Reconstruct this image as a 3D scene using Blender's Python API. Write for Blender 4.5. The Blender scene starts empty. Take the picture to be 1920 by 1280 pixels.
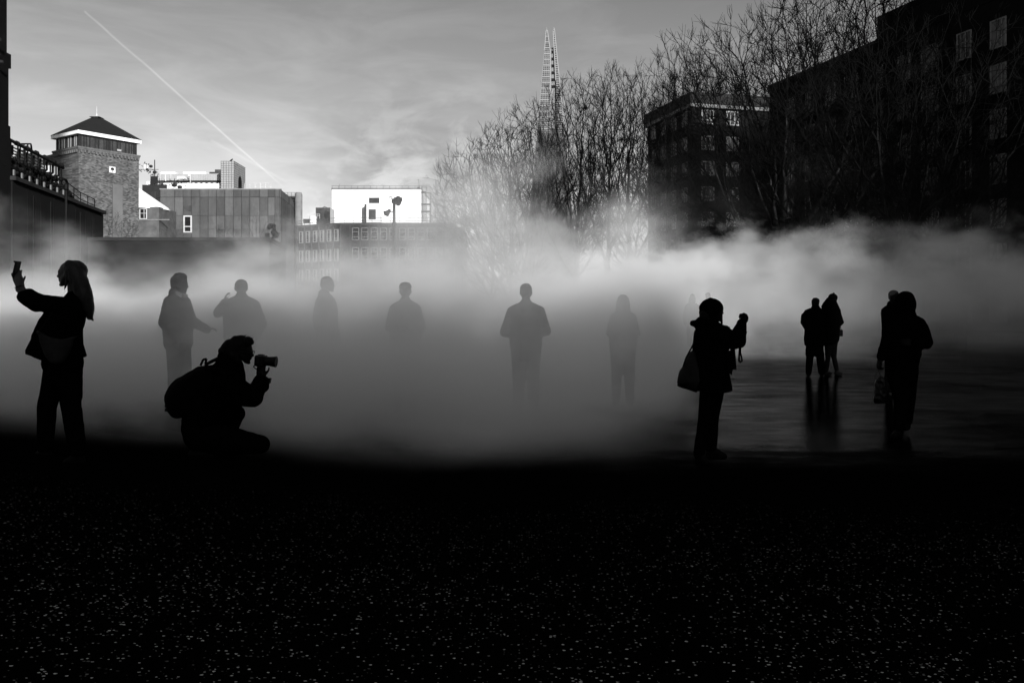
import bpy, bmesh, math, random
import numpy as np
from mathutils import Vector, Matrix, noise as mnoise
R = math.radians; PI = math.pi
sc = bpy.context.scene
col = sc.collection
# ------------------------------------------------------------------ camera
FPX, HY, CH = 1493.0, 577.0, 1.55          # focal length in photo pixels, horizon row, eye height
cam_d = bpy.data.cameras.new('camera'); cam = bpy.data.objects.new('camera', cam_d); col.objects.link(cam)
cam.location = (0, 0, CH); cam.rotation_euler = (R(90), 0, 0)
cam_d.sensor_width = 36; cam_d.lens = 36*FPX/1920
cam_d.shift_y = -(640-HY)/1920
cam_d.clip_start = .05; cam_d.clip_end = 5000
sc.camera = cam
def P(px, py, d):                          # a point of the photograph at distance d
    return Vector(((px-960)/FPX*d, d, CH-(py-HY)/FPX*d))
# ------------------------------------------------------------------ light
SUN_EL, SUN_AZ = R(15), math.atan2(.45, -.89)      # azimuth from +Y towards +X
w = bpy.data.worlds.new('World'); sc.world = w; w.use_nodes = True
nt = w.node_tree; nt.nodes.clear()
def N(t, kind, loc=None, **kw):
    n = t.nodes.new(kind)
    for k, v in kw.items(): setattr(n, k, v)
    return n
def mth(t, op, a, b=None, c=None, clamp=False):
    n = N(t, 'ShaderNodeMath', operation=op, use_clamp=clamp)
    for i, v in enumerate((a, b, c)):
        if v is None: continue
        if isinstance(v, (int, float)): n.inputs[i].default_value = v
        else: t.links.new(v, n.inputs[i])
    return n.outputs[0]
def mrange(t, v, a, b, c=0., d=1., smooth=False):
    n = N(t, 'ShaderNodeMapRange'); n.clamp = True
    if smooth: n.interpolation_type = 'SMOOTHSTEP'
    for i, x in enumerate((v, a, b, c, d)):
        if isinstance(x, (int, float)): n.inputs[i].default_value = x
        else: t.links.new(x, n.inputs[i])
    return n.outputs[0]
def noise(t, vec, scale, detail=3, rough=.5, dist=0.):
    n = N(t, 'ShaderNodeTexNoise'); t.links.new(vec, n.inputs['Vector'])
    n.inputs['Scale'].default_value = scale; n.inputs['Detail'].default_value = detail
    n.inputs['Roughness'].default_value = rough; n.inputs['Distortion'].default_value = dist
    return n.outputs['Fac']
def mapping(t, vec, scale=(1,1,1), rot=(0,0,0), loc=(0,0,0)):
    n = N(t, 'ShaderNodeMapping'); t.links.new(vec, n.inputs['Vector'])
    n.inputs['Scale'].default_value = scale; n.inputs['Rotation'].default_value = rot; n.inputs['Location'].default_value = loc
    return n.outputs[0]
sky = N(nt, 'ShaderNodeTexSky', sky_type='NISHITA', sun_disc=False, sun_elevation=SUN_EL, sun_rotation=SUN_AZ)
sky.air_density = 1.0; sky.dust_density = 1.0; sky.ozone_density = 1.0
bw = N(nt, 'ShaderNodeRGBToBW'); nt.links.new(sky.outputs[0], bw.inputs[0])
sep = N(nt, 'ShaderNodeSeparateColor'); nt.links.new(sky.outputs[0], sep.inputs[0])
grey = mth(nt, 'ADD', mth(nt, 'MULTIPLY', bw.outputs[0], .5), mth(nt, 'MULTIPLY', sep.outputs[0], .5))   # the film's reddish grey
tc = N(nt, 'ShaderNodeTexCoord'); gen = tc.outputs['Generated']
# thin cirrus and drifting steam
ci = mrange(nt, noise(nt, mapping(nt, gen, (2.2, 2.2, 9), (0, R(14), R(20))), 2.6, 6, .6, .6), .42, .78, .93, 1.18)
st = mrange(nt, noise(nt, mapping(nt, gen, (3, 3, 5)), 5.5, 5, .6, .5), .42, .60, 1.0, .0)
sx = N(nt, 'ShaderNodeSeparateXYZ'); nt.links.new(gen, sx.inputs[0])
lowm = mth(nt, 'MULTIPLY', mrange(nt, sx.outputs['Z'], .10, .32, 1, 0, True), mrange(nt, sx.outputs['X'], -.30, -.12, 0, 1, True))
st = mth(nt, 'MULTIPLY', st, lowm)
# contrails: great circle bands between two points of the sky
def dirn(px, py): return Vector(((px-960), FPX, HY-py)).normalized()
def trail(p, q, wid, amt, e=1.0):
    a, b = dirn(*p), dirn(*q); n_ = a.cross(b).normalized(); m_ = (a+b).normalized(); half = math.acos(max(-1, min(1, a.dot(b))))/2
    d1 = N(nt, 'ShaderNodeVectorMath', operation='DOT_PRODUCT'); nt.links.new(gen, d1.inputs[0]); d1.inputs[1].default_value = n_
    nrm = N(nt, 'ShaderNodeVectorMath', operation='DOT_PRODUCT'); nt.links.new(gen, nrm.inputs[0]); nrm.inputs[1].default_value = m_
    al = N(nt, 'ShaderNodeVectorMath', operation='DOT_PRODUCT'); nt.links.new(gen, al.inputs[0]); al.inputs[1].default_value = (b-a).normalized()
    wob = mth(nt, 'MULTIPLY', mth(nt, 'SUBTRACT', noise(nt, gen, 22, 2), .5), wid*1.6)
    dd = mth(nt, 'ABSOLUTE', mth(nt, 'ADD', d1.outputs['Value'], wob))
    band = mrange(nt, dd, 0, wid, 1, 0, True)
    s_ = math.sin(half)
    fade = mth(nt, 'MULTIPLY', mrange(nt, al.outputs['Value'], -s_, -s_*.985, 0, 1), mrange(nt, al.outputs['Value'], s_*.5, s_, 1, .25))
    fade = mth(nt, 'MULTIPLY', fade, mrange(nt, al.outputs['Value'], s_, s_*1.06, 1, 0))
    fade = mth(nt, 'MULTIPLY', fade, mth(nt, 'GREATER_THAN', nrm.outputs['Value'], 0))
    brk = mrange(nt, noise(nt, gen, 60, 2), .3, .6, .7, 1)
    return mth(nt, 'MULTIPLY', mth(nt, 'MULTIPLY', mth(nt, 'MULTIPLY', band, fade), brk), amt)
tr = mth(nt, 'ADD', trail((157, 20), (525, 345), .0019, .30), trail((395, 262), (545, 345), .0026, .10))
fac = mth(nt, 'MULTIPLY', ci, mth(nt, 'SUBTRACT', 1.0, mth(nt, 'MULTIPLY', st, .5)))
fac = mth(nt, 'ADD', fac, tr)
fac = mth(nt, 'MULTIPLY', fac, mrange(nt, sx.outputs['Z'], .0, .40, .92, .54))
tot = mth(nt, 'MULTIPLY', grey, fac)
bgn = N(nt, 'ShaderNodeBackground'); nt.links.new(tot, bgn.inputs[0]); bgn.inputs[1].default_value = .15
wo = N(nt, 'ShaderNodeOutputWorld'); nt.links.new(bgn.outputs[0], wo.inputs[0])
sun_d = bpy.data.lights.new('sun', 'SUN'); sun_d.energy = 5; sun_d.angle = R(1.2); sun_d.color = (1, 1, 1)
sun = bpy.data.objects.new('sun', sun_d); col.objects.link(sun)
TO_SUN = Vector((math.sin(SUN_AZ)*math.cos(SUN_EL), math.cos(SUN_AZ)*math.cos(SUN_EL), math.sin(SUN_EL)))
sun.rotation_euler = TO_SUN.to_track_quat('Z', 'Y').to_euler(); sun.location = TO_SUN*300
vs = sc.view_settings; vs.view_transform = 'Standard'; vs.look = 'None'; vs.exposure = .48; vs.gamma = 1; vs.use_curve_mapping = False
sc.render.engine = 'CYCLES'
cy = sc.cycles
cy.use_denoising = True; cy.max_bounces = 6; cy.diffuse_bounces = 2; cy.glossy_bounces = 2; cy.volume_bounces = 4; cy.transparent_max_bounces = 8
cy.transmission_bounces = 2; cy.caustics_reflective = False; cy.caustics_refractive = False
cy.volume_step_rate = 1.0; cy.volume_max_steps = 128; cy.sample_clamp_indirect = 3.0
# ------------------------------------------------------------------ materials
def mat(name, c, rough=.8, spec=.3, var=0., vscale=3., bump=0., bscale=20., metal=0.):
    m = bpy.data.materials.new(name); m.use_nodes = True; t = m.node_tree
    b = t.nodes['Principled BSDF']; b.inputs['Roughness'].default_value = rough
    b.inputs['Specular IOR Level'].default_value = spec; b.inputs['Metallic'].default_value = metal
    b.inputs['Base Color'].default_value = (c, c, c, 1)
    tc = N(t, 'ShaderNodeTexCoord')
    if var:
        f = noise(t, tc.outputs['Object'], vscale, 5, .62)
        v = mrange(t, f, .3, .7, c*(1-var), c*(1+var))
        t.links.new(v, b.inputs['Base Color'])
    if bump:
        bn = N(t, 'ShaderNodeBump'); bn.inputs['Strength'].default_value = bump; bn.inputs['Distance'].default_value = .02
        t.links.new(noise(t, tc.outputs['Object'], bscale, 4), bn.inputs['Height']); t.links.new(bn.outputs[0], b.inputs['Normal'])
    return m
def bsdf(m): return m.node_tree.nodes['Principled BSDF']
# ------------------------------------------------------------------ objects
def tag(o, label=None, cat=None, group=None, kind=None):
    if label: o['label'] = label
    if cat: o['category'] = cat
    if group: o['group'] = group
    if kind: o['kind'] = kind
    return o
def empty(name, loc, label, cat, group=None, rz=0):
    o = bpy.data.objects.new(name, None); col.objects.link(o); o.location = loc; o.rotation_euler = (0, 0, rz)
    o.empty_display_size = .3
    return tag(o, label, cat, group)
def link(name, me, m, parent=None, loc=None, smooth=False):
    if m is not None: me.materials.clear(); me.materials.append(m)
    if smooth: me.polygons.foreach_set('use_smooth', [True]*len(me.polygons))
    o = bpy.data.objects.new(name, me); col.objects.link(o)
    if parent is not None: o.parent = parent
    if loc is not None: o.location = loc
    return o
class MB:                                   # collects vertices and faces for ONE mesh
    def __init__(s): s.v = []; s.f = []
    def add(s, v, f):
        b = len(s.v); s.v += [tuple(x) for x in v]; s.f += [tuple(i+b for i in q) for q in f]; return s
    def box(s, c, d, rz=0., rx=0., ry=0.):
        M = Matrix.Translation(c) @ Matrix.Rotation(rz, 4, 'Z') @ Matrix.Rotation(ry, 4, 'Y') @ Matrix.Rotation(rx, 4, 'X')
        v = [M @ Vector((x*d[0]/2, y*d[1]/2, z*d[2]/2)) for x in (-1, 1) for y in (-1, 1) for z in (-1, 1)]
        return s.add(v, [(0,1,3,2), (4,6,7,5), (0,4,5,1), (2,3,7,6), (0,2,6,4), (1,5,7,3)])
    def prism(s, pts, z0, z1):              # vertical prism over a plan outline (counter-clockwise); z1 may be a list
        n = len(pts); zt = z1 if isinstance(z1, (list, tuple)) else [z1]*n
        v = [(p[0], p[1], z0) for p in pts]+[(p[0], p[1], zt[i]) for i, p in enumerate(pts)]
        f = [tuple(range(n-1, -1, -1)), tuple(range(n, 2*n))]+[(i, (i+1) % n, n+(i+1) % n, n+i) for i in range(n)]
        return s.add(v, f)
    def tube(s, a, b, r0, r1=None, n=6, cap=True):
        a, b = Vector(a), Vector(b); r1 = r0 if r1 is None else r1
        d = (b-a)
        if d.length < 1e-6: return s
        d.normalize(); u = d.orthogonal().normalized(); w_ = d.cross(u)
        v = [p+(u*math.cos(t)+w_*math.sin(t))*r for p, r in ((a, r0), (b, r1)) for t in [2*math.pi*k/n for k in range(n)]]
        f = [(k, (k+1) % n, n+(k+1) % n, n+k) for k in range(n)]
        if cap: f += [tuple(range(n-1, -1, -1)), tuple(range(n, 2*n))]
        return s.add(v, f)
    def path(s, pts, r, n=6):
        for a, b in zip(pts, pts[1:]): s.tube(a, b, r, r, n)
        return s
    def cap(s, p1, r1, p2, r2, n=16):       # round cone, closed: two ball ends and the hull between them
        p1, p2 = Vector(p1), Vector(p2); d = p2-p1; L = d.length
        if L < 1e-5: d = Vector((0, 0, 1)); L = 1e-5
        d.normalize(); u = d.orthogonal().normalized(); w_ = d.cross(u)
        sa = max(-.95, min(.95, (r1-r2)/max(L, 1e-4))); th0 = math.asin(sa)
        rings = []
        K = 5
        for k in range(K+1):
            a = -math.pi/2+(th0+math.pi/2)*k/K; rings.append((p1, r1, a))
        for k in range(K+1):
            a = th0+(math.pi/2-th0)*k/K; rings.append((p2, r2, a))
        v = []
        for (p, r, a) in rings:
            for j in range(n):
                t = 2*math.pi*j/n
                v.append(p+d*(math.sin(a)*r)+(u*math.cos(t)+w_*math.sin(t))*(max(math.cos(a), 1e-4)*r))
        m = len(rings)
        f = [(i*n+j, i*n+(j+1) % n, (i+1)*n+(j+1) % n, (i+1)*n+j) for i in range(m-1) for j in range(n)]
        f += [tuple(range(n-1, -1, -1)), tuple((m-1)*n+j for j in range(n))]
        return s.add(v, f)
    def ell(s, c, r, rot=(0, 0, 0), nu=18, nv=12):
        M = Matrix.Translation(c) @ Matrix.Rotation(rot[2], 4, 'Z') @ Matrix.Rotation(rot[1], 4, 'Y') @ Matrix.Rotation(rot[0], 4, 'X')
        v = []
        for i in range(nv+1):
            a = -math.pi/2+math.pi*i/nv
            for j in range(nu):
                t = 2*math.pi*j/nu; cr = max(math.cos(a), 1e-3)
                v.append(M @ Vector((r[0]*cr*math.cos(t), r[1]*cr*math.sin(t), r[2]*math.sin(a))))
        f = [(i*nu+j, i*nu+(j+1) % nu, (i+1)*nu+(j+1) % nu, (i+1)*nu+j) for i in range(nv) for j in range(nu)]
        f += [tuple(range(nu-1, -1, -1)), tuple(nv*nu+j for j in range(nu))]
        return s.add(v, f)
    def loft(s, secs, n=24, sup=2.3):       # secs: (z, x_left, x_right, y_centre, half_depth)
        v = []
        for z, xl, xr, yc, hd in secs:
            cx, rx = (xl+xr)/2, (xr-xl)/2
            for j in range(n):
                t = 2*math.pi*j/n; c_, s_ = math.cos(t), math.sin(t)
                v.append((cx+rx*math.copysign(abs(c_)**(2/sup), c_), yc+hd*math.copysign(abs(s_)**(2/sup), s_), z))
        m = len(secs)
        up = secs[-1][0] > secs[0][0]
        f = [((i*n+j, i*n+(j+1) % n, (i+1)*n+(j+1) % n, (i+1)*n+j) if up else (i*n+j, (i+1)*n+j, (i+1)*n+(j+1) % n, i*n+(j+1) % n)) for i in range(m-1) for j in range(n)]
        a, b = tuple(range(n-1, -1, -1)), tuple((m-1)*n+j for j in range(n))
        f += [a, b] if up else [a[::-1], b[::-1]]
        return s.add(v, f)
    def mesh(s, name='mesh'):
        me = bpy.data.meshes.new(name); me.from_pydata(s.v, [], s.f); me.update(); return me
    def build(s, name, m, parent=None, loc=None, smooth=False): return link(name, s.mesh(name), m, parent, loc, smooth)
def fused(mb, vox=.012, smooth=4, disp=0., dscale=12., seed=0):   # one continuous skin over the collected shapes
    me = mb.mesh(); o = bpy.data.objects.new('tmp', me); col.objects.link(o)
    r = o.modifiers.new('r', 'REMESH'); r.mode = 'VOXEL'; r.voxel_size = vox; r.adaptivity = 0
    if smooth:
        s_ = o.modifiers.new('s', 'SMOOTH'); s_.factor = .5; s_.iterations = smooth
    dg = bpy.context.evaluated_depsgraph_get(); dg.update()
    me2 = bpy.data.meshes.new_from_object(o.evaluated_get(dg)); bpy.data.objects.remove(o)
    if disp:
        me2.update(); nv = len(me2.vertices)
        co = np.empty(nv*3); me2.vertices.foreach_get('co', co); co = co.reshape(-1, 3)
        no = np.array([v.normal[:] for v in me2.vertices])
        dv = np.array([mnoise.noise(Vector((c[0]*dscale+seed, c[1]*dscale, c[2]*dscale*.6)))+.5*mnoise.noise(Vector((c[0]*dscale*2.3, c[1]*dscale*2.3+seed, c[2]*dscale*1.7))) for c in co])
        co = co+no*(dv*disp)[:, None]; me2.vertices.foreach_set('co', co.ravel()); me2.update()
    return me2
def copy_tree(o, parent=None):
    c = o.copy(); col.objects.link(c); c.parent = parent
    for ch in [x for x in col.objects if x.parent == o]: copy_tree(ch, c)
    return c
# ------------------------------------------------------------------ ground
def gz(x, y):                               # the paving climbs gently to the left
    a = max(0., -x-.2); return .09*a*a/(a+1.2) if a > 0 and a < 22 else (.09*22*22/23.2 if a >= 22 else 0.)
mb = MB(); xs = [-1500, -400, -120, -60, -30]+[-24+i*.5 for i in range(53)]+[5, 12, 30, 60, 120, 400, 1500]
ys = [-400, -120, -60, -20, -5, 0, 4, 8, 12, 16, 20, 26, 34, 44, 60, 90, 150, 400, 1200, 2600]
vv = [(x, y, gz(x, y)) for y in ys for x in xs]; nx = len(xs)
mb.add(vv, [(j*nx+i, j*nx+i+1, (j+1)*nx+i+1, (j+1)*nx+i) for j in range(len(ys)-1) for i in range(nx-1)])
mg = bpy.data.materials.new('wet_asphalt'); mg.use_nodes = True; t = mg.node_tree; b = t.nodes['Principled BSDF']
geo = N(t, 'ShaderNodeNewGeometry'); pos = geo.outputs['Position']
sp = N(t, 'ShaderNodeSeparateXYZ'); t.links.new(pos, sp.inputs[0])
pxy = mapping(t, pos, (1, 1, 0))
big = noise(t, pxy, .35, 4, .6); fine = noise(t, pxy, 45, 3, .6)
# wet, polished area begins about eight metres out, with a ragged rim
yy = mth(t, 'ADD', sp.outputs['Y'], mth(t, 'MULTIPLY', mth(t, 'SUBTRACT', noise(t, mapping(t, pos, (.5, 1, 0)), 1.1, 5, .65), .5), 3.0))
wet = mrange(t, yy, 7.2, 9.0, 0, 1, True)
wet = mth(t, 'MULTIPLY', wet, mrange(t, sp.outputs['Y'], 40, 60, 1, 0))
wet = mth(t, 'MULTIPLY', wet, mrange(t, big, .33, .52, .75, 1))
# pale stone chips in the black asphalt
vor = N(t, 'ShaderNodeTexVoronoi', feature='F1'); vor.inputs['Scale'].default_value = 82; vor.inputs['Randomness'].default_value = 1
t.links.new(mapping(t, pos, (.72, 1.0, 0)), vor.inputs['Vector'])
sc_ = N(t, 'ShaderNodeSeparateColor'); t.links.new(vor.outputs['Color'], sc_.inputs[0])
clump = mrange(t, noise(t, pxy, .9, 4, .65), .36, .66, .95, .70)
pick = mth(t, 'GREATER_THAN', sc_.outputs[0], clump)
size = mrange(t, sc_.outputs[1], 0, 1, .13, .5)
wob = mth(t, 'MULTIPLY', mth(t, 'SUBTRACT', noise(t, pxy, 160, 2), .5), .45)
chip = mth(t, 'MULTIPLY', mth(t, 'LESS_THAN', mth(t, 'ADD', vor.outputs['Distance'], wob), size), pick)
worn = mrange(t, mth(t, 'ADD', sp.outputs['Y'], mth(t, 'MULTIPLY', big, 2)), 3.2, 8.0, 1, .0, True)  # mask fades the chips out with distance
chipc = mth(t, 'MULTIPLY', mth(t, 'MULTIPLY', chip, worn), mrange(t, sc_.outputs[2], 0, 1, .04, .62))
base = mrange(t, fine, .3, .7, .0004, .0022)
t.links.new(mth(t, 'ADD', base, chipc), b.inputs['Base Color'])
t.links.new(mrange(t, wet, 0, 1, 1.0, .085), b.inputs['Roughness'])
b.inputs['Specular IOR Level'].default_value = .3; b.inputs['IOR'].default_value = 1.33
dry = N(t, 'ShaderNodeBsdfDiffuse'); dry.inputs['Roughness'].default_value = 1; t.links.new(mth(t, 'ADD', base, chipc), dry.inputs['Color'])
film = mth(t, 'MULTIPLY', wet, mrange(t, noise(t, mapping(t, pos, (.6, 1.6, 0)), 1.6, 5, .7), .30, .62, .10, .28))
mx = N(t, 'ShaderNodeMixShader'); t.links.new(film, mx.inputs[0]); t.links.new(dry.outputs[0], mx.inputs[1]); t.links.new(b.outputs[0], mx.inputs[2])
for n_ in t.nodes:
    if n_.type == 'OUTPUT_MATERIAL': t.links.new(mx.outputs[0], n_.inputs['Surface'])
bn = N(t, 'ShaderNodeBump'); bn.inputs['Strength'].default_value = .12; bn.inputs['Distance'].default_value = .02
t.links.new(noise(t, mapping(t, pos, (1, 1.6, 0)), 14, 4, .65), bn.inputs['Height']); t.links.new(bn.outputs[0], b.inputs['Normal'])
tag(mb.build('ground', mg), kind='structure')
# ------------------------------------------------------------------ mist bank over the plaza
def mist_material():
    m = bpy.data.materials.new('water_mist'); m.use_nodes = True; t = m.node_tree; t.nodes.clear()
    out = N(t, 'ShaderNodeOutputMaterial'); v = N(t, 'ShaderNodeVolumePrincipled'); t.links.new(v.outputs[0], out.inputs['Volume'])
    v.inputs['Color'].default_value = (MIST_ALB, MIST_ALB, MIST_ALB, 1); v.inputs['Anisotropy'].default_value = .0
    geo = N(t, 'ShaderNodeNewGeometry'); pos = geo.outputs['Position']
    sp = N(t, 'ShaderNodeSeparateXYZ'); t.links.new(pos, sp.inputs[0]); X, Y, Z = sp.outputs
    nb = noise(t, mapping(t, pos, (1, .7, 1.6)), .16, 4, .58, .3)
    nf = noise(t, mapping(t, pos, (1, .8, 1.4), loc=(7, 3, 1)), .55, 5, .62)
    front = mth(t, 'ADD', mrange(t, X, 1.0, 5.8, 7.1, 19.6, True), mrange(t, X, -3.2, -1.4, .22, 0, True))
    front = mth(t, 'ADD', front, mth(t, 'MULTIPLY', mth(t, 'SUBTRACT', nf, .5), 2.2))
    f1 = mrange(t, mth(t, 'SUBTRACT', Y, front), 0, mrange(t, X, -.3, 4.2, 2.2, 10.5), 0, 1, True)
    top = mth(t, 'ADD', mth(t, 'ADD', mrange(t, Y, 8, 38, 2.1, 2.3), mrange(t, X, -3, 8, -.35, 1.2)), mth(t, 'ADD', mth(t, 'MULTIPLY', mth(t, 'SUBTRACT', nb, .5), 5.0), mth(t, 'MULTIPLY', mth(t, 'SUBTRACT', nf, .5), 5.0)))
    top = mth(t, 'MINIMUM', top, mth(t, 'ADD', mth(t, 'ADD', mrange(t, Y, 10, 45, 2.7, 4.0), mrange(t, X, 4, 11, 0, .3)), mth(t, 'MULTIPLY', mth(t, 'SUBTRACT', nf, .5), mrange(t, X, -4, 8, 5, 11))))
    f2 = mrange(t, mth(t, 'SUBTRACT', Z, top), -.55, .5, 1, 0, True)
    f2 = mth(t, 'ADD', f2, mth(t, 'MULTIPLY', mrange(t, nf, .50, .72, 0, mrange(t, X, 4, 13, .004, .035)), mrange(t, Z, 4, 9, 1, 0)))
    rt = mrange(t, X, 2.2, 6, 0, 1, True)
    fa, fb = mrange(t, Z, .45, 2.2, 4.8, .46, True), mrange(t, Z, .0, 2.3, .30, 1.2, True)
    f3 = mth(t, 'ADD', mth(t, 'MULTIPLY', fa, mth(t, 'SUBTRACT', 1.0, rt)), mth(t, 'MULTIPLY', fb, rt))
    f3 = mth(t, 'MULTIPLY', f3, mrange(t, X, 9.0, 14, 1, .32))
    n2 = mrange(t, nf, .36, .64, .12, 2.0)
    back = mrange(t, mth(t, 'ADD', Y, mrange(t, X, -4, 5, 21, 0, True)), 36, 47, 1, 0, True)
    d = mth(t, 'MULTIPLY', mth(t, 'MULTIPLY', mth(t, 'MULTIPLY', f1, f2), mth(t, 'MULTIPLY', n2, back)), f3)
    d = mth(t, 'MULTIPLY', d, MIST_DENS)
    t.links.new(d, v.inputs['Density'])
    m.cycles.volume_step_rate = .42
    return m
MIST_ALB, MIST_DENS = .998, .29
mm = mist_material()
o = MB().prism([(-26, 5.8), (12, 5.8), (30, 17), (27, 47), (-26, 47)], -.02, 9).build('mist', mm)
tag(o, kind='stuff')
# ------------------------------------------------------------------ buildings
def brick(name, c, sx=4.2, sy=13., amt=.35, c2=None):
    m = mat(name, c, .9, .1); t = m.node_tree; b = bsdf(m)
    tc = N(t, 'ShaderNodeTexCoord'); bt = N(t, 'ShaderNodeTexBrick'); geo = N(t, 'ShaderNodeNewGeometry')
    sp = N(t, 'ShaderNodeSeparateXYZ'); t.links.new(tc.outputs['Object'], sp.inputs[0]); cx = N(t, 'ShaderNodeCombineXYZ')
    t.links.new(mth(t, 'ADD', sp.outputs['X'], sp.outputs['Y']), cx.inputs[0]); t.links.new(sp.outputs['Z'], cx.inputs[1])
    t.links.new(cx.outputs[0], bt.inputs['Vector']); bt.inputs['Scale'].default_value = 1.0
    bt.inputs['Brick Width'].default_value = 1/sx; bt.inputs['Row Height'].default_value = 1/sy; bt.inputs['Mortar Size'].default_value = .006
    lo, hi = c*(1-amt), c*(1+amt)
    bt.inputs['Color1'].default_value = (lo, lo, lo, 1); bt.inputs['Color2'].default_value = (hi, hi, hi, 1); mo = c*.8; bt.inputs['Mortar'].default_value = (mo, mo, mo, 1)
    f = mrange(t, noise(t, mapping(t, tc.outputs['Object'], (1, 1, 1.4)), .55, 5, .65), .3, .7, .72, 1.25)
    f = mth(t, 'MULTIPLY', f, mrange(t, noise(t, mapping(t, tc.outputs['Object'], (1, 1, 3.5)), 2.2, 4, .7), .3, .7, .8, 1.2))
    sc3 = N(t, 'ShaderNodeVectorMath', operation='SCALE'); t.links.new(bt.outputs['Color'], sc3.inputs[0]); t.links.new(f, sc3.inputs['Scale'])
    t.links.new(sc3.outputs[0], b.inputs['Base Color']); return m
def panels(name, c, amt=.18):
    m = mat(name, c, .9, .1); t = m.node_tree; geo = N(t, 'ShaderNodeNewGeometry'); tc = N(t, 'ShaderNodeTexCoord')
    a = mrange(t, geo.outputs['Random Per Island'], 0, 1, c*(1-amt), c*(1+amt))
    s_ = mrange(t, noise(t, mapping(t, tc.outputs['Object'], (1.2, 1.2, .22)), .8, 6, .68), .3, .72, .72, 1.22)
    s_ = mth(t, 'MULTIPLY', s_, mrange(t, noise(t, tc.outputs['Object'], 3.5, 4, .7), .3, .7, .88, 1.12))
    t.links.new(mth(t, 'MULTIPLY', a, s_), bsdf(m).inputs['Base Color']); return m
M_DARKBRICK = brick('shaded_brick', .0025); M_BRICK = brick('stock_brick', .085, 2.6, 8., .5); M_TRIMD = mat('shaded_stone', .02, .9, .1, .3, 1.5)  # M_DARKBRICK and M_TRIMD carry deep shade in their colours
M_FRAME = mat('window_paint', .17, .6, .2, .25, 3); M_FRAMEL = mat('white_paint', .45, .6, .3, .15, 2); M_PANE = mat('window_glass', .012, .08, .45, .3, 1.2)
M_PANE2 = mat('sky_tone_glass', .11, .35, .3, .4, 2.); M_WHITE = mat('white_render', .80, .8, .2, .13, .22); M_ROOFD = mat('slate', .012, .8, .2, .3, 5)  # M_PANE2: grey pane colour stands in for reflected sky
M_GLASSD = mat('tower_glazing', .035, .15, .5, .5, 1.5); M_STEEL = mat('dark_steel', .012, .6, .2); M_STEELB = mat('black_steel', .003, .6, .1); M_PALE = mat('pale_metal', .45, .5, .3, .2, 1.)
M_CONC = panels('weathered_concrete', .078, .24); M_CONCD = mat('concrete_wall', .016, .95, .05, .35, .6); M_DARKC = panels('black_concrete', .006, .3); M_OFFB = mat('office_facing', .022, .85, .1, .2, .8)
M_RAIL = mat('rail_steel', .06, .6, .2)
def window_meshes(w_, h_, bars_v=(0.,), bars_h=(.28,), fw=.09, dp=.10, mul=.05):
    f = MB()
    f.box((-w_/2+fw/2, 0, 0), (fw, dp, h_)); f.box((w_/2-fw/2, 0, 0), (fw, dp, h_)); f.box((0, 0, h_/2-fw/2), (w_-2*fw, dp, fw)); f.box((0, -.03, -h_/2+fw/2), (w_-2*fw, dp+.06, fw))
    for x in bars_v: f.box((x*w_, 0, 0), (mul, dp*.8, h_-2*fw))
    for z in bars_h: f.box((0, .004, -h_/2+z*h_), (w_-2*fw, dp*.7, mul))
    p_ = MB(); p_.box((0, .02, 0), (w_-2*fw+.01, .02, h_-2*fw+.01))
    return f.mesh('window'), p_.mesh('pane')
def add_window(parent, pos, rz, meshes, fm, pm, rnd=None):
    f = bpy.data.objects.new('window', meshes[0]); col.objects.link(f); f.parent = parent; f.location = pos; f.rotation_euler = (0, 0, rz)
    if not meshes[0].materials: meshes[0].materials.append(fm)
    if not meshes[1].materials: meshes[1].materials.append(pm)
    p_ = bpy.data.objects.new('pane', meshes[1]); col.objects.link(p_); p_.parent = f; return f
zz = lambda py, d: 1.55+(577-py)*d/FPX
def along(o, d, t, out=0., nrm=(0, 0)): return Vector((o[0]+d[0]*t+nrm[0]*out, o[1]+d[1]*t+nrm[1]*out))
DIR = Vector((-.317, .948)).normalized(); NRM = Vector((-.948, -.317)).normalized()
# -- the long brick block on the right
A0 = Vector((32.3, 53.0)); R_ = lambda t, o=0: A0+DIR*t+NRM*o
root = empty('brick_block', (A0.x, A0.y, 0), 'long black brick apartment block climbing out of the right edge of the photo', 'building'); LO = lambda v: (v[0]-A0.x, v[1]-A0.y)
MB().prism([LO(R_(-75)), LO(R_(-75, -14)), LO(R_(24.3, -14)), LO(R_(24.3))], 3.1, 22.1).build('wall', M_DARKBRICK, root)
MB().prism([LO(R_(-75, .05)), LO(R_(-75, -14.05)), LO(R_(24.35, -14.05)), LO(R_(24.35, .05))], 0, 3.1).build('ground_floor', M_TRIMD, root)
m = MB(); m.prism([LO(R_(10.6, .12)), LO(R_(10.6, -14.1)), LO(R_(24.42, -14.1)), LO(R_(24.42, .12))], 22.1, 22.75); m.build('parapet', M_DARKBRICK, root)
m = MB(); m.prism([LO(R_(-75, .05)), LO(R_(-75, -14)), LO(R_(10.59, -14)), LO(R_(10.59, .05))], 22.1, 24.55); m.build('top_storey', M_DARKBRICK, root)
rz = math.atan2(DIR.y, DIR.x)+PI; rnd = random.Random(2)
wmA = window_meshes(1.18, 1.95, (-.02, .22), (.25,)); wmB = window_meshes(1.18, 1.95, (.0,), (.26,)); wmC = window_meshes(1.55, 1.95, (-.17, .17), (.26,)); wmD = window_meshes(1.18, 1.95, (.12, -.2), (.62,))
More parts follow.
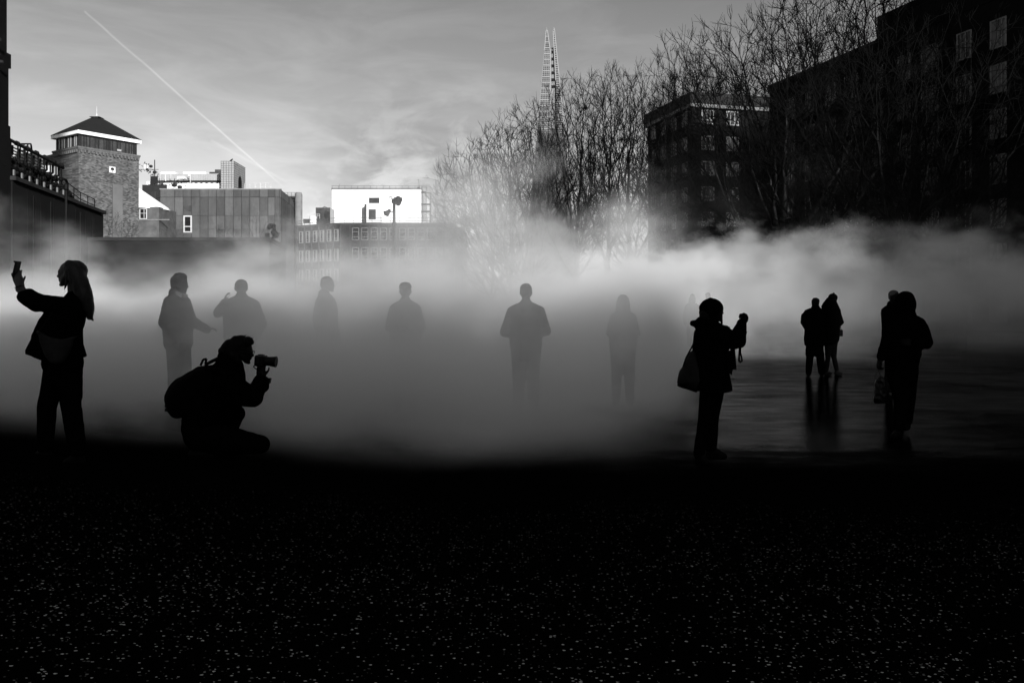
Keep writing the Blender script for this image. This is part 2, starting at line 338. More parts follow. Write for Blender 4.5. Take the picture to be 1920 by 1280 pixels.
for cidx in range(-2, 9):
    for r, z in enumerate((19.75, 16.75, 13.75, 10.75, 7.8, 4.85)):
        ms = [wmA, wmB, wmD][(cidx*5+r*3) % 3] if cidx not in (2, 5) else wmC
        q_ = R_(cidx*2.66-.1+(.25 if cidx in (2, 5) else 0), .04); add_window(root, (*LO(q_), z), rz, ms, M_FRAME, M_PANE2 if ms in (wmA, wmC) else M_PANE)
for cidx in range(-2, 9):
    q_ = R_(cidx*2.66-.1, .03); m = MB(); m.box((*LO(q_), 1.5), (1.3, .1, 1.9), rz); m.build('shopfront', M_PANE2, root)

m = MB(); q0, q1 = R_(-20, .09), R_(24.3, .09); c_ = (q0+q1)/2; m.box((*LO(c_), 3.2), (44.3, .14, .22), rz); m.build('string_course', M_TRIMD, root)
# -- the second brick block, its end wall catching sun at the top
C2 = Vector((21.9, 97.)); DF = Vector((.975, .222)).normalized(); DL = Vector((-.30, .954)).normalized()
root = empty('brick_block', (C2.x, C2.y, 0), 'brick block behind the bare trees whose topmost windows catch the sun', 'building'); LO = lambda v: (v[0]-C2.x, v[1]-C2.y)
pl = [C2, C2+DF*15, C2+DF*15+DL*11.5, C2+DL*11.5]
MB().prism([LO(v) for v in pl], 0, 25.9).build('wall', brick('shaded_brick_end', .006), root)  # brick colour darkened to hold the shade on this block
e_ = .35; pq = [C2-DF*e_-DL*e_, C2+DF*15.3-DL*e_, C2+DF*15.3+DL*12, C2-DF*e_+DL*12]
MB().prism([LO(v) for v in pq], 26.35, 27.75).build('roof', M_ROOFD, root); MB().prism([LO(v) for v in pq], 25.95, 26.345).build('cornice', mat('cornice_stone', .16, .8, .2, .3, 1), root)
zf_ = (24.85, 21.7, 18.6, 15.5, 12.4, 9.3, 6.2); rzF = math.atan2(DF.y, DF.x); rzL = math.atan2(DL.y, DL.x)+PI; NF = Vector((DF.y, -DF.x)); NL = Vector((-DL.y, DL.x))
wF = window_meshes(1.7, 1.75, (-.17, .17), (.3,), .14, .12, .09); wL = window_meshes(1.25, 1.75, (0,), (.3,), .10)
for r, z in enumerate(zf_):
    for k in range(2): add_window(root, (*LO(C2+DF*(2.1+k*3.3)+NF*.05), z), rzF, wF, mat('sash_paint', .24, .6, .3, .2, 3) if not wF[0].materials else None, M_PANE)
    for k in range(4): add_window(root, (*LO(C2+DL*(1.6+k*2.75)+NL*.05), z), rzL, wL, M_FRAME, M_PANE)
# -- dark chimney-like corner of the museum at the left edge
root = empty('museum_corner', (-24, 38, 0), 'towering black stepped masonry corner cut off by the left edge of the photo', 'building')
m = MB(); X0 = lambda px, d: (px-960)/FPX*d
for z0, z1, px in ((0, 9.5, 23), (9.5, 10.4, 22.), (10.4, 13.3, 18.5), (13.3, 14.0, 16), (14.0, 60, 8)):
    xr = X0(px, 39)+24; m.box(((xr-14)/2, 0.2+(.3 if z0 > 13 else 0), (z0+z1)/2), (14+xr, 1.4, z1-z0-.004))
m.build('wall', M_DARKBRICK, root)
m = MB(); m.box((X0(17, 38)+24-7, -.44, 13.15), (14, .1, .12)); m.box((X0(12, 38)+24-7, -.42, 14.2), (14, .1, .15)); m.build('ledge', M_TRIMD, root)
# -- left retaining wall
W0, W1 = Vector((-24.35, 38.9)), Vector((-27.2, 53.1)); WD = (W1-W0).normalized(); WN = Vector((WD.y, -WD.x)); LW = (W1-W0).length
root = empty('retaining_wall', (W0.x, W0.y, 0), 'tall stained dark concrete wall at the left carrying the pipe racks', 'wall'); LO = lambda v: (v[0]-W0.x, v[1]-W0.y)
m = MB()
rw = math.atan2(WD.y, WD.x)
n_ = 8
for i in range(n_):
    for z0, z1 in ((0, 2.6), (2.63, 5.2), (5.23, 7.75)):
        c_ = W0+WD*(LW*(i+.5)/n_)-WN*.3; m.box((*LO(c_), (z0+z1)/2), (LW/n_-.03, .5, z1-z0), rw)
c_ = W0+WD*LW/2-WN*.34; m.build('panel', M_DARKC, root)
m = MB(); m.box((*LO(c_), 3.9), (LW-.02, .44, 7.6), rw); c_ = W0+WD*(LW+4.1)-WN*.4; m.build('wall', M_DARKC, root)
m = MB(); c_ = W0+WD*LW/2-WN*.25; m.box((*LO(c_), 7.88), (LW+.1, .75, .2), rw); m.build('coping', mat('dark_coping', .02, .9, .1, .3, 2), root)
m = MB()
for i in range(1, 6): c_ = W0+WD*(LW*i/6)+WN*.03; m.box((*LO(c_), 3.7), (.05, .05, 7.3), rw)
m.build('pilaster', M_DARKC, root)
# -- pipe rack standing on the wall
root = empty('pipe_rack', (W0.x, W0.y, 7.98), 'sloping row of louvred cooling pipes and cylinders on top of the left wall', 'pipework')
WP = lambda t, o, z: Vector((*LO(W0+WD*t-WN*o), z-7.98))
m = MB(); m.tube(WP(-.5, .35, 9.85), WP(7.9, .35, 9.72), .085, .085, 8)
for i in range(7): m.tube(WP(i*1.25, .35, 9.83), WP(i*1.25+.18, .35, 9.83), .13, .13, 8)
m.tube(WP(-.5, .2, 8.45), WP(7.9, .2, 8.4), .035); m.build('rail', M_STEELB, root)
for i in range(10): MB().tube(WP(-.3+i*.88, .35, 7.98), WP(-.3+i*.88, .35, 9.8), .04, .04, 6).build('post', M_STEELB, root)
m = MB()
for k in range(8): a, b_ = WP(-1.5, 1.7, 9.0+k*.17), WP(8.6, 1.5, 8.9+k*.17); m.box((a+b_)/2, ((b_-a).length, .05, .06), rw)
m.build('louvre', M_STEEL, root)
m = MB(); rnd = random.Random(8)
for i in range(9):
    for k, z in enumerate((8.95, 8.6, 8.3)):
        if rnd.random() < .12: continue
        t_ = -.1+i*.92+.12*k; m.tube(WP(t_, .25+rnd.random()*.2, z), WP(t_, 1.2, z), .13, .13, 10); m.ell(WP(t_, .25, z), (.14, .1, .14), (0, 0, rw)); m.tube(WP(t_-.25, .45, z+.08), WP(t_+.3, .45, z+.05), .05, .05, 6)
    m.path([WP(-.1+i*.92, .5, 7.98), WP(-.1+i*.92, .5, 9.1), WP(.25+i*.92, .5, 9.25), WP(.25+i*.92, .5, 9.7)], .06, 6)
m.path([WP(7.9, .4, 8.3), WP(8.5, .4, 8.35), WP(8.75, .4, 8.5), WP(8.75, .4, 8.95), WP(8.5, .4, 9.12), WP(7.9, .4, 9.1)], .075, 8); m.ell(WP(8.9, .35, 8.1), (.3, .22, .22)); m.ell(WP(8.3, .35, 8.25), (.35, .3, .3)); m.tube(WP(7.2, .4, 8.35), WP(8.3, .4, 8.35), .3, .3, 10)
m.build('pipe', M_STEELB, root)
m = MB()
for i in range(8): t_ = .3+i*.98; m.tube(WP(t_, .1, 8.05), WP(t_, .1, 8.33), .07, .07, 8)
m.build('insulator', mat('insulator_glaze', .035, .4, .4), root)
root = empty('guard_rail', (W0.x, W0.y, 7.98), 'thin guard rail stepping down along the far end of the left wall', 'railing')
m = MB(); ends = [(8.9, 9.05), (11.4, 8.78), (14.2, 8.72)]
for dz in (0, .42): m.path([WP(t_, .5, z-dz) for t_, z in ends], .028, 6)
m.build('rail', M_STEELB, root)
for t_, z in [(8.9, 9.05), (10.2, 8.9), (11.4, 8.78), (12.8, 8.75), (14.2, 8.72)]: MB().tube(WP(t_, .5, 7.98), WP(t_, .5, z), .03, .03, 6).build('post', M_STEELB, root)
root = empty('roof_hatch_rail', (-34, 60, 0), 'small tubular rail cage seen above the pipe rack against the sky', 'railing'); m = MB()
a = [P(x, y, 60)-Vector((-34, 60, 0)) for x, y in ((36, 270), (58, 270), (59, 276), (60, 284))]; m.path(a, .06, 5); m.path([v-Vector((0, 0, .5)) for v in a], .05, 5)
for x in (38, 45, 52, 58): m.tube(P(x, 270, 60)-Vector((-34, 60, 0)), P(x, 290, 60)-Vector((-34, 60, 0)), .05, .05, 5)
m.build('rail', M_STEELB, root); m = MB(); m.box((X0(36, 60)+34, 1.2, zz(284, 60)/2), (X0(54, 60)-X0(18, 60), 1, zz(284, 60))); m.box((X0(70, 60)+34, 1.2, zz(307, 60)/2), (X0(86, 60)-X0(54.1, 60), 1, zz(307, 60))); m.build('plinth', M_PALE, root)
# -- low flat roofed block that closes the plaza
B0 = Vector((-26.0, 50.3))
root = empty('low_block', (-20, 50, 0), 'low flat topped dark block closing the far left side of the plaza', 'building')
xa, xb = X0(196, 50), X0(505, 50); xc = X0(536, 57.4)
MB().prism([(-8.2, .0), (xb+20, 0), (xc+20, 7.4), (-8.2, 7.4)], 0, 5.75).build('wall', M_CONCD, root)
MB().prism([(-8.2, -.08), (xb+20.1, -.08), (xc+20.1, 7.5), (-8.2, 7.5)], 5.755, 5.97).build('coping', M_OFFB, root)
MB().box((1.0, -.06, 5.0), (xb-xa-1, .05, .04)).build('ledge', M_OFFB, root)
# -- brick tower with a lantern storey
C = Vector((-48.98, 90.)); DR_ = Vector((.607, .795)).normalized(); DLf = Vector((-.834, .551)).normalized(); LR, LL = 6.95, 5.5
root = empty('brick_tower', (C.x, C.y, 0), 'square brick tower with glazed top storey and dark pyramid roof', 'building')
Q = lambda a, b_: (DR_*a+DLf*b_)[:]
sq = lambda e0, e1, e2, e3: [Q(e0, e1), Q(e2, e1), Q(e2, e3), Q(e0, e3)]
zt = 1.55+303*90/FPX
MB().prism(sq(0, 0, LR, LL), 0, zt-.35).build('wall', M_BRICK, root)
m = MB(); m.prism(sq(-.08, -.08, LR+.08, LL+.08), zt-.35, zt-.2); 
for i in range(17): a = Q(.2+i*LR/16.8, -.13); m.box((*a, zt-.52), (.16, .2, .3), math.atan2(DR_.y, DR_.x))
for i in range(13): a = Q(-.13, .2+i*LL/12.8); m.box((*a, zt-.52), (.2, .16, .3), math.atan2(DR_.y, DR_.x))
m.prism(sq(-.14, -.14, LR+.14, LL+.14), zt-.2, zt); m.build('cornice', mat('tower_cornice', .10, .9, .1, .3, 3), root)
zl = 1.55+(577-251)*90/FPX
MB().prism(sq(.28, .28, LR-.28, LL-.28), zt, zl).build('lantern_glass', M_GLASSD, root)
m = MB(); rt = math.atan2(DR_.y, DR_.x)
for u, wd in ((.25, .35), (.7, .1), (1.0, .06), (1.35, .12), (1.95, .06), (2.35, .12), (2.95, .06), (3.25, .14), (3.55, .3), (3.95, .06), (4.5, .12), (4.85, .06), (5.5, .06), (5.9, .1), (6.2, .06), (6.62, .4)):
    m.box((*Q(u, .25), (zt+zl)/2), (wd, .12, zl-zt), rt)
for u, wd in ((.3, .3), (.75, .06), (1.1, .08), (1.5, .06), (1.9, .12), (2.4, .06), (2.8, .06), (3.3, .1), (3.8, .06), (4.3, .08), (5.2, .3)):
    m.box((*Q(.25, u), (zt+zl)/2), (.12, wd, zl-zt), rt)
m.build('mullion', mat('bronze_mullion', .014, .6, .2), root)
m = MB(); m.box((*Q(4.7, .20), zt+.28), (.5, .03, .22), rt)
for u in (.9, 1.25, 2.1, 2.6, 3.5, 4.0, 4.6): m.box((*Q(.20, u), zt+.75), (.03, .22, 1.2), rt)
m.build('blind', mat('pale_blind', .30, .8, .2), root)
zr = zl+.42; eo = .2
MB().prism(sq(-eo, -eo, LR+eo, LL+eo), zl+.02, zr).build('fascia', M_WHITE, root)
cen = Q(LR/2, LL/2); za = 1.55+(577-221)*94.3/FPX
def pyr(mb, pts, z0, apex, az, flat=.0):
    v = [(p_[0], p_[1], z0) for p_ in pts]+[(apex[0]+(p_[0]-apex[0])*flat, apex[1]+(p_[1]-apex[1])*flat, az) for p_ in pts]
    n = len(pts); mb.add(v, [tuple(range(n-1, -1, -1)), tuple(range(n, 2*n))]+[(i, (i+1) % n, n+(i+1) % n, n+i) for i in range(n)])
m = MB(); pyr(m, sq(-eo-.06, -eo-.06, LR+eo+.06, LL+eo+.06), zr+.01, cen, za, .11); rf = m.build('roof', M_ROOFD, root)
m = MB(); pyr(m, [(cen[0]+x*.62, cen[1]+y*.62) for x, y in ((-1, -1), (1, -1), (1, 1), (-1, 1))], za+.01, cen, za+.2, .3); m.tube((cen[0], cen[1], za+.2), (cen[0], cen[1], za+.5), .12, .05, 8); m.tube((cen[0], cen[1], za+.5), (cen[0], cen[1], za+1.35), .035, .02, 5); m.build('finial', M_PALE, rf)
pu = 3.75; zp = zz(318, 92.8)
pq = MB(); pq.box((*Q(pu, -.05), zp), (.72, .08, .72), rt); pq = pq.build('plaque', mat('plaque_stone', .55, .8, .2, .1, 4), root)
m = MB(); m.box((*Q(pu, -.10), zp-.12), (.05, .03, .30), rt); m.ell((*Q(pu, -.09), zp+.10), (.20, .03, .15), (0, 0, rt)); m.ell((*Q(pu-.1, -.09), zp+.02), (.11, .03, .09), (0, 0, rt)); m.ell((*Q(pu+.1, -.09), zp+.03), (.11, .03, .09), (0, 0, rt)); m.build('emblem', M_STEEL, pq)
m = MB(); m.box((*Q(4.35, -.06), (zz(345, 93)+8)/2), (1.15, .14, zz(345, 93)-8), rt); m.build('stair_panel', mat('flat_cladding', .10, .8, .2, .2, .5), root)
MB().prism([Q(.3, LL+.01), Q(5, LL+.01), Q(5, LL+3.2), Q(.3, LL+3.2)], 0, zz(284, 92)).build('wing_wall', M_BRICK, root)
# -- pavilion with bright conical roof, right behind the tower
xo, yo = X0(262, 97), 97
root = empty('pavilion', (xo, yo, 0), 'small brick pavilion with a brilliant white sloping roof beside the square tower', 'building')
MB().prism([(-3, 0), (X0(298, 97)-xo, 0), (X0(298, 97)-xo, 5), (-3, 5)], 0, zz(388, 97)).build('wall', mat('pavilion_wall', .09, .9, .1, .3, 1.2), root)
m = MB(); z0, z1 = zz(390, 97), zz(352, 97); xe = X0(301.5, 97)-xo; pts = [(xe-4.6+4.6*math.cos(a), 2.2+3.2*math.sin(a)) for a in [2*PI*i/20 for i in range(20)]]; pyr(m, pts, z0+.22, (xe-4.8, 2.2), zz(340, 97)+.1, .05)
m.prism(pts, z0-.0, z0+.2); m.build('roof', M_WHITE, root)
wm = window_meshes(.9, 1.3, (0.12,), (.55,)); add_window(root, (X0(269, 97)-xo, -.05, zz(401, 97)), 0, wm, M_FRAMEL, M_PANE)
MB().box((X0(285, 97)-xo, -.04, zz(412, 97)), (4.3, .06, .12)).build('string_course', M_FRAME, root)
# -- panelled concrete hall
D3 = 110.
x0_, x1_ = X0(302, D3), X0(525, D3); root = empty('concrete_hall', (x0_, D3, 0), 'windowless grey hall clad in tall weathered concrete panels', 'building')
zt3 = zz(355, D3); W3 = x1_-x0_; bx, by = X0(555, 124)-x0_, 14.; lx, ly = X0(258, 118)-x0_, 8.
MB().prism([(0, 0), (W3, 0), (bx, by), (lx, by), (lx, ly)], 0, zt3-.1).build('wall', mat('joint_shadow', .05, .95, .05), root)
m = MB(); xs_ = [302, 328, 344, 360, 375.5, 391, 406.5, 422, 438, 453.5, 469, 487.5, 503, 516, 525]; xs_ = [X0(v, D3)-x0_ for v in xs_]; zs_ = [0, zz(430, D3), zz(404.5, D3), zz(370, D3), zt3]
for a, b_ in zip(xs_, xs_[1:]):
    for k, (c0, c1) in enumerate(zip(zs_, zs_[1:])): m.box(((a+b_)/2, -.05, (c0+c1)/2), (b_-a-.07, .16, c1-c0-(.05 if k != 1 else .02)))
L_ = math.hypot(bx-W3, by); ang = math.atan2(by, bx-W3)
for i in range(9):
    u0, u1 = L_*i/9, L_*(i+1)/9
    for c0, c1 in zip(zs_, zs_[1:]): m.box((W3+math.cos(ang)*(u0+u1)/2, math.sin(ang)*(u0+u1)/2, (c0+c1)/2), (u1-u0-.07, .2, c1-c0-.05), ang)
L2 = math.hypot(lx, ly); a2 = math.atan2(ly, lx)
for i in range(5):
    for c0, c1 in zip(zs_, zs_[1:]): m.box((math.cos(a2)*L2*(i+.5)/5, math.sin(a2)*L2*(i+.5)/5, (c0+c1)/2), (L2/5-.07, .2, c1-c0-.05), a2)
m.build('panel', M_CONC, root)
m = MB(); m.box((W3/2, .1, zt3+.02), (W3+.3, .5, .14)); m.build('coping', mat('hall_coping', .2, .8, .2, .2, 1), root)
wm = window_meshes(1.15, 2.35, (), (.36,), .17, .2, .12); add_window(root, (X0(353, D3)-x0_, -.16, zz(420.5, D3)), 0, wm, M_FRAMEL, M_PANE)
MB().box((X0(352, D3)-x0_, -.15, zz(391, D3)), (1.05, .1, .75)).build('vent', mat('vent_steel', .05, .8, .2, .4, 2), root)
wm = window_meshes(.95, 1.7, (), (.3, .65), .13, .2, .08); q_ = (lx*.42-.35, ly*.42-.25); add_window(root, (*q_, zz(421, 113)), a2+PI, wm, M_FRAMEL, M_PANE)
m = MB()
for h_ in (.45, .95): m.path([(X0(455, D3)-x0_, .8, zt3+h_), (W3-1.5, .8, zt3+h_)], .03, 5)
for i in range(6): x = X0(455, D3)-x0_+i*(W3-1.5-(X0(455, D3)-x0_))/5; m.tube((x, .8, zt3), (x, .8, zt3+.95), .03, .03, 5)
m.build('roof_rail', M_PALE, root)
# -- round concrete shaft with its gantry
D4 = 121.; cx_ = X0(560, D4); root = empty('concrete_shaft', (cx_, D4, 0), 'pale round concrete shaft standing at the corner of the panelled hall', 'shaft')
m = MB(); zt4 = zz(361, D4)
m.tube((0, 0, 0), (0, 0, zt4-.3), .55, .55, 24); m.tube((0, 0, zt4-.3), (0, 0, zt4), .55, .42, 24)
for py_ in (379, 395, 411): m.tube((0, 0, zz(py_, D4)-.03), (0, 0, zz(py_, D4)+.03), .565, .565, 24)
link('shaft', m.mesh(), mat('shaft_concrete', .16, .9, .1, .25, 1), root)
m = MB(); x0g = X0(526, D4)-cx_; m.box((x0g/2, 0, zz(371, D4)), (-x0g, .8, .35)); m.box((-1.2, 0, zz(388, D4)), (.12, .5, 2.6)); m.box((-.9, 0, zz(375, D4)), (.7, .5, .5))
m.build('gantry', M_STEEL, root)
m = MB()
for h_ in (364.5, 361, 367): m.path([(x0g-1, 0, zz(h_, D4)), (-.5, 0, zz(h_, D4))], .03, 5)
for i in range(6): m.tube((x0g*i/5, 0, zz(370, D4)), (x0g*i/5, 0, zz(361, D4)), .03, .03, 5)
m.build('rail', M_RAIL, root)
# -- bright rooftops and gridded pylon far behind the hall
D5 = 150.; root = empty('plant_rooftop', (X0(262, D5), D5, 0), 'long pale rooftop plant house with white ducts behind the concrete hall', 'building'); ox = X0(262, D5)
bxp = lambda m, px0, py0, px1, py1, y0, dp: m.box(((X0(px0, D5)+X0(px1, D5))/2-ox, y0+dp/2, (zz(py0, D5)+zz(py1, D5))/2), (X0(px1, D5)-X0(px0, D5), dp, abs(zz(py0, D5)-zz(py1, D5))))
m = MB(); bxp(m, 262, 356, 460, 600, 2, 14); m.build('wall', M_OFFB, root)
m = MB(); bxp(m, 266, 320, 416, 333, 3.5, 8); n_ = 46
for i in range(n_): px = 266+150*(i+.5)/n_; bxp(m, px-.5, 320.5, px+.5, 332.8, 3.4, .1)
m.build('cladding', mat('ribbed_cladding', .30, .6, .3, .1, .5), root)
m = MB(); bxp(m, 284, 316, 312, 320, 4, 6); bxp(m, 327, 315.5, 370, 320, 4, 6); m.build('roof', M_WHITE, root)
m = MB(); bxp(m, 268, 333, 416, 343, 4, 6); bxp(m, 388, 311, 416, 320, 4, 6); bxp(m, 377, 315.5, 392, 320, 4.1, 5); bxp(m, 408, 312, 415.5, 343, 3.3, .1); m.build('dark_band', mat('dark_band_grey', .045, .8, .2, .3, 1), root)  # dark boxes under and beside the pale cladding
m = MB(); a = X0(346, D5)-ox; b2 = X0(430, D5)-ox; m.tube((a, 1, zz(349, D5)), (b2-2.2, 1, zz(349, D5)), .62, .62, 16); m.tube((b2-2.2, 1, zz(349, D5)), (b2-.2, 1, zz(351.5, D5)), .62, .3, 16)
for i in range(7): x = a+.3+i*1.0; m.ell((x, 1, zz(344.5, D5)), (.55, .5, .32))
bxp(m, 272, 340, 286, 356, 1, 3); bxp(m, 300, 341, 345, 356, 1.5, 3); bxp(m, 330, 330, 344, 334, .5, 2); m.tube((X0(279, D5)-ox, 0, zz(356, D5)), (X0(279, D5)-ox, 0, zz(341, D5)), .5, .5, 12); m.build('duct', M_WHITE, root)
for px, py0, py1, r in ((267, 303, 316, .17), (272, 305, 318, .17), (306, 325, 335, .12), (353, 322, 340, .06), (350, 326, 326.5, .3), (316, 322, 330, .05), (296, 322, 334, .06)):
    MB().tube((X0(px, D5)-ox, 1, zz(py1+3, D5)), (X0(px, D5)-ox, 1, zz(py0, D5)), r, r, 8).build('stack', M_PALE, root)
root = empty('antenna_cluster', (X0(280, 148), 148, 0), 'tangled antennas and dishes on the rooftop right of the square tower', 'antenna'); m = MB(); rnd = random.Random(5); o5 = Vector((X0(280, 148), 148, 0))
for i in range(34):
    px, py = rnd.choice(((rnd.uniform(262, 285), rnd.uniform(305, 325)), (rnd.uniform(282, 297), rnd.uniform(318, 345)), (rnd.uniform(318, 345), rnd.uniform(336, 354))))
    a = P(px, py, 148)-o5; m.tube(a, a+Vector((rnd.uniform(-.9, .9), rnd.uniform(-.3, .3), rnd.uniform(-.5, .5))), .07, .05, 5)
for px, py, r in ((283, 312, .35), (290, 323, .4), (276, 318, .3), (327, 347, .5), (337, 351, .45), (334, 340, .3)): a = P(px, py, 148)-o5; m.ell(a, (r, .15, r*.8))
m.box(P(289, 338, 148)-o5, (1.2, .4, 1.4)); m.box(P(307, 350, 148)-o5, (1.4, .3, .15), 0, 0, R(38)); m.box(P(290, 325, 148)-o5, (.12, .12, 5)); m.box(P(276, 318, 148)-o5, (4.2, .08, .08)); m.box(P(331, 349, 148)-o5, (4.5, .1, .1)); m.box(P(310, 346, 148)-o5, (6.5, .08, .08)); m.build('mast', M_STEEL, root)
MB().box(P(290, 352, 148)-o5+Vector((0, 0, -12)), (4.4, .5, 25)).build('base', M_OFFB, root)
xp0, xp1 = X0(414.5, 148), X0(439, 148); root = empty('gridded_pylon', (xp0, 148, 0), 'pale tiled pylon with a narrow arched opening rising beyond the hall roof', 'tower')
dx, dy = X0(460, 155)-xp0, 7.; zt5 = zz(302, 148); Wp = xp1-xp0; zt6 = zt5
MB().prism([(0, 0), (Wp, 0), (dx, dy), (dx-Wp, dy)], 0, zt5).build('wall', mat('glazed_tile', .27, .5, .4, .12, .8), root)
m = MB()
for k in range(13): z = zt5-.05-k*.42; m.box((Wp/2, -.03, z), (Wp, .05, .045)); c_ = ((Wp+dx)/2+.02, dy/2-.03, z); m.box(c_, (math.hypot(dx-Wp, dy), .05, .045), math.atan2(dy, dx-Wp))
for k in range(6): m.box((Wp*k/5, -.04, zt5-2.6), (.045, .05, 5.2))
m.build('tile_joint', mat('tile_joint', .06, .8, .2), root)
m = MB(); u = (.52, .52); c_ = (Wp+(dx-Wp)*.5, dy*.5); aa = math.atan2(dy, dx-Wp); zc = zz(341, 151)
pts = [(-1.0, -4.5), (1.0, -4.5), (1.0, zc-zc)]; 
for s_ in range(9): pts.append((1.0*math.cos(PI*s_/8), 1.15*math.sin(PI*s_/8)))
pts.append((-1.0, 0))
v = [(c_[0]+math.cos(aa)*x+math.sin(aa)*o_, c_[1]+math.sin(aa)*x-math.cos(aa)*o_, zc+z) for o_ in (.0, .06) for x, z in pts]; n_ = len(pts)
m.add(v, [tuple(range(n_)), tuple(range(2*n_-1, n_-1, -1))]+[(i, (i+1) % n_, n_+(i+1) % n_, n_+i) for i in range(n_)]); m.build('arch_opening', M_STEELB, root)
bp = P(433.5, 299.5, 148.5); e = empty('crow', (bp.x, bp.y, zt5), 'black crow perched on top of the tiled pylon', 'bird')
m = MB(); m.ell((0, 0, .22), (.30, .13, .14), (0, R(-35), 0)); m.ell((.22, 0, .42), (.11, .1, .1)); m.cap((.28, 0, .42), .04, (.42, 0, .38), .012); m.cap((-.2, 0, .12), .07, (-.42, 0, -.02), .03); m.cap((.02, .05, .15), .02, (.03, .05, 0), .015); m.cap((.02, -.05, .15), .02, (.03, -.05, 0), .015)
link('body', fused(m, .025, 1), M_STEELB, e, smooth=True)
# -- office range below the white box
D6 = 115.; xl, xm, xr = X0(555, 119.5), X0(639, D6), X0(851, D6); root = empty('office_range', (xm, D6, 0), 'long low office range with rows of narrow paired windows under the white box', 'building'); zt6 = zz(417.5, D6)
MB().prism([(xl-xm, 4.5), (0, 0), (xr-xm, .3), (xr-xm, 14), (xl-xm, 18)], 0, zt6-.35).build('wall', M_OFFB, root)
MB().prism([(xl-xm-.1, 4.35), (0, -.15), (xr-xm+.1, .15), (xr-xm+.1, 14), (xl-xm-.1, 18)], zt6-.35, zt6).build('parapet', mat('parapet_facing', .045, .85, .1, .2, .7), root)
MB().prism([(xr-xm, 1.5), (xr-xm+1.2, 1.6), (xr-xm+1.2, 12), (xr-xm, 12)], 0, zt6-.5).build('end_wing', M_OFFB, root)
wA = window_meshes(.8, 1.75, (.22,), (.25, .75), .12, .12, .06); aw = math.atan2(-4.5, -(xl-xm))
M_OFRAME = mat('office_frame', .2, .7, .2, .2, 2)
for pyc in (443, 479.5, 516):
    for pxc in (565.5, 578.5, 592, 605, 618, 631.5):
        u = (pxc-555)/(639-555); add_window(root, ((xl-xm)*(1-u)-.02, 4.5*(1-u)-.10, zz(pyc, 117)), aw, wA, M_OFRAME, M_PANE)
wB = window_meshes(.98, 1.75, (), (.25, .68), .07, .1, .05)
for pyc in (438.5, 475):
    for pxc in (666.5, 684, 701.5, 719, 736.5, 754.5, 771.5, 789, 806.5, 823.5, 841): add_window(root, (X0(pxc, D6)-xm, -.02+.3*(pxc-639)/212, zz(pyc, D6)), 0, wB, M_FRAME, M_PANE2 if int(pxc) in (684, 701) else M_PANE)
m = MB()
for px in (557.5, 571.5, 585, 598.5, 612, 625, 638): u = (px-555)/(84); m.box(((xl-xm)*(1-u), 4.5*(1-u)-.1, zt6/2), (.16, .2, zt6-.7), aw)
for px in (656, 675, 692.5, 710, 728, 745, 763, 780, 798, 815, 832): m.box((X0(px, D6)-xm, -.02+.3*(px-639)/212, zt6/2), (.14, .2, zt6-.7))
m.build('pier', mat('pier_facing', .04, .85, .1, .2, .7), root)
m = MB()
for h_ in (.35, .8): m.path([(xl-xm, 5, zt6+h_), (0, .6, zt6+h_), (xr-xm+.1-1.2, .8, zt6+h_)], .028, 5)
for i in range(18): u = i/17; x = (xl-xm)+((xr-xm-1.2)-(xl-xm))*u; m.tube((x, 5+(x-(xl-xm))/(-(xl-xm))*(-4.4) if x < 0 else .7, zt6), (x, 5+(x-(xl-xm))/(-(xl-xm))*(-4.4) if x < 0 else .7, zt6+.8), .028, .028, 5)
m.path([(xr-xm-1.2, .8, zt6+.8), (xr-xm-.6, .8, zt6)], .03, 5); m.build('roof_rail', M_RAIL, root)
# -- white box
D7 = 125.; xw0, xw1 = X0(622.5, D7), X0(790, D7); root = empty('white_box', (xw0, D7, 0), 'brilliant white windowless plant box on the office roof with a railing', 'building'); ww = xw1-xw0
z7 = zz(355.5, D7); zb = zz(418, D7)-.6
zs7 = zz(370, D7)
MB().prism([(0, 0), (ww, 0), (ww, 12), (0, 12)], zs7+.02, z7).build('wall', M_WHITE, root); MB().prism([(0, 0), (ww, 0), (ww, 12), (0, 12)], 0, zs7-.02).build('wall', M_WHITE, root)
MB().prism([(-.1, -.1), (ww+.1, -.1), (ww+.1, 12.1), (-.1, 12.1)], z7+.003, z7+.12).build('coping', M_RAIL, root)
MB().box((ww/2, .02, zs7), (ww+.4, .08, .05)).build('joint', mat('joint_grey', .35, .8, .2), root)
bb = lambda m, px0, py0, px1, py1, y, dp: m.box(((X0(px0, D7)+X0(px1, D7))/2-xw0, y, (zz(py0, D7)+zz(py1, D7))/2), (X0(px1, D7)-X0(px0, D7), dp, abs(zz(py0, D7)-zz(py1, D7))))
m = MB(); bb(m, 692, 371, 711.5, 381, -.03, .1)
for k in range(5): bb(m, 693, 372.4+k*1.7, 711, 373.2+k*1.7, -.09, .05)
m.build('vent', M_GLASSD, root)
m = MB(); bb(m, 690.5, 384, 716, 419, -.8, 1.6); pj = m.build('porch', mat('porch_render', .60, .8, .2, .1, .5), root); m = MB(); bb(m, 687, 385, 690.4, 419, -.8, 1.4); m.build('porch_side', M_GLASSD, root); m = MB(); bb(m, 695, 395, 708, 413.5, -1.63, .06); m.build('door', M_GLASSD, pj)
m = MB()
for h_ in (.3, .6): m.path([(-.1, .1, z7+h_), (ww+1.0, .1, z7+h_)], .022, 5)
for i in range(15): x = ww*i/14; m.tube((x, .1, z7), (x, .1, z7+.6), .022, .022, 5)
m.build('roof_rail', M_RAIL, root)
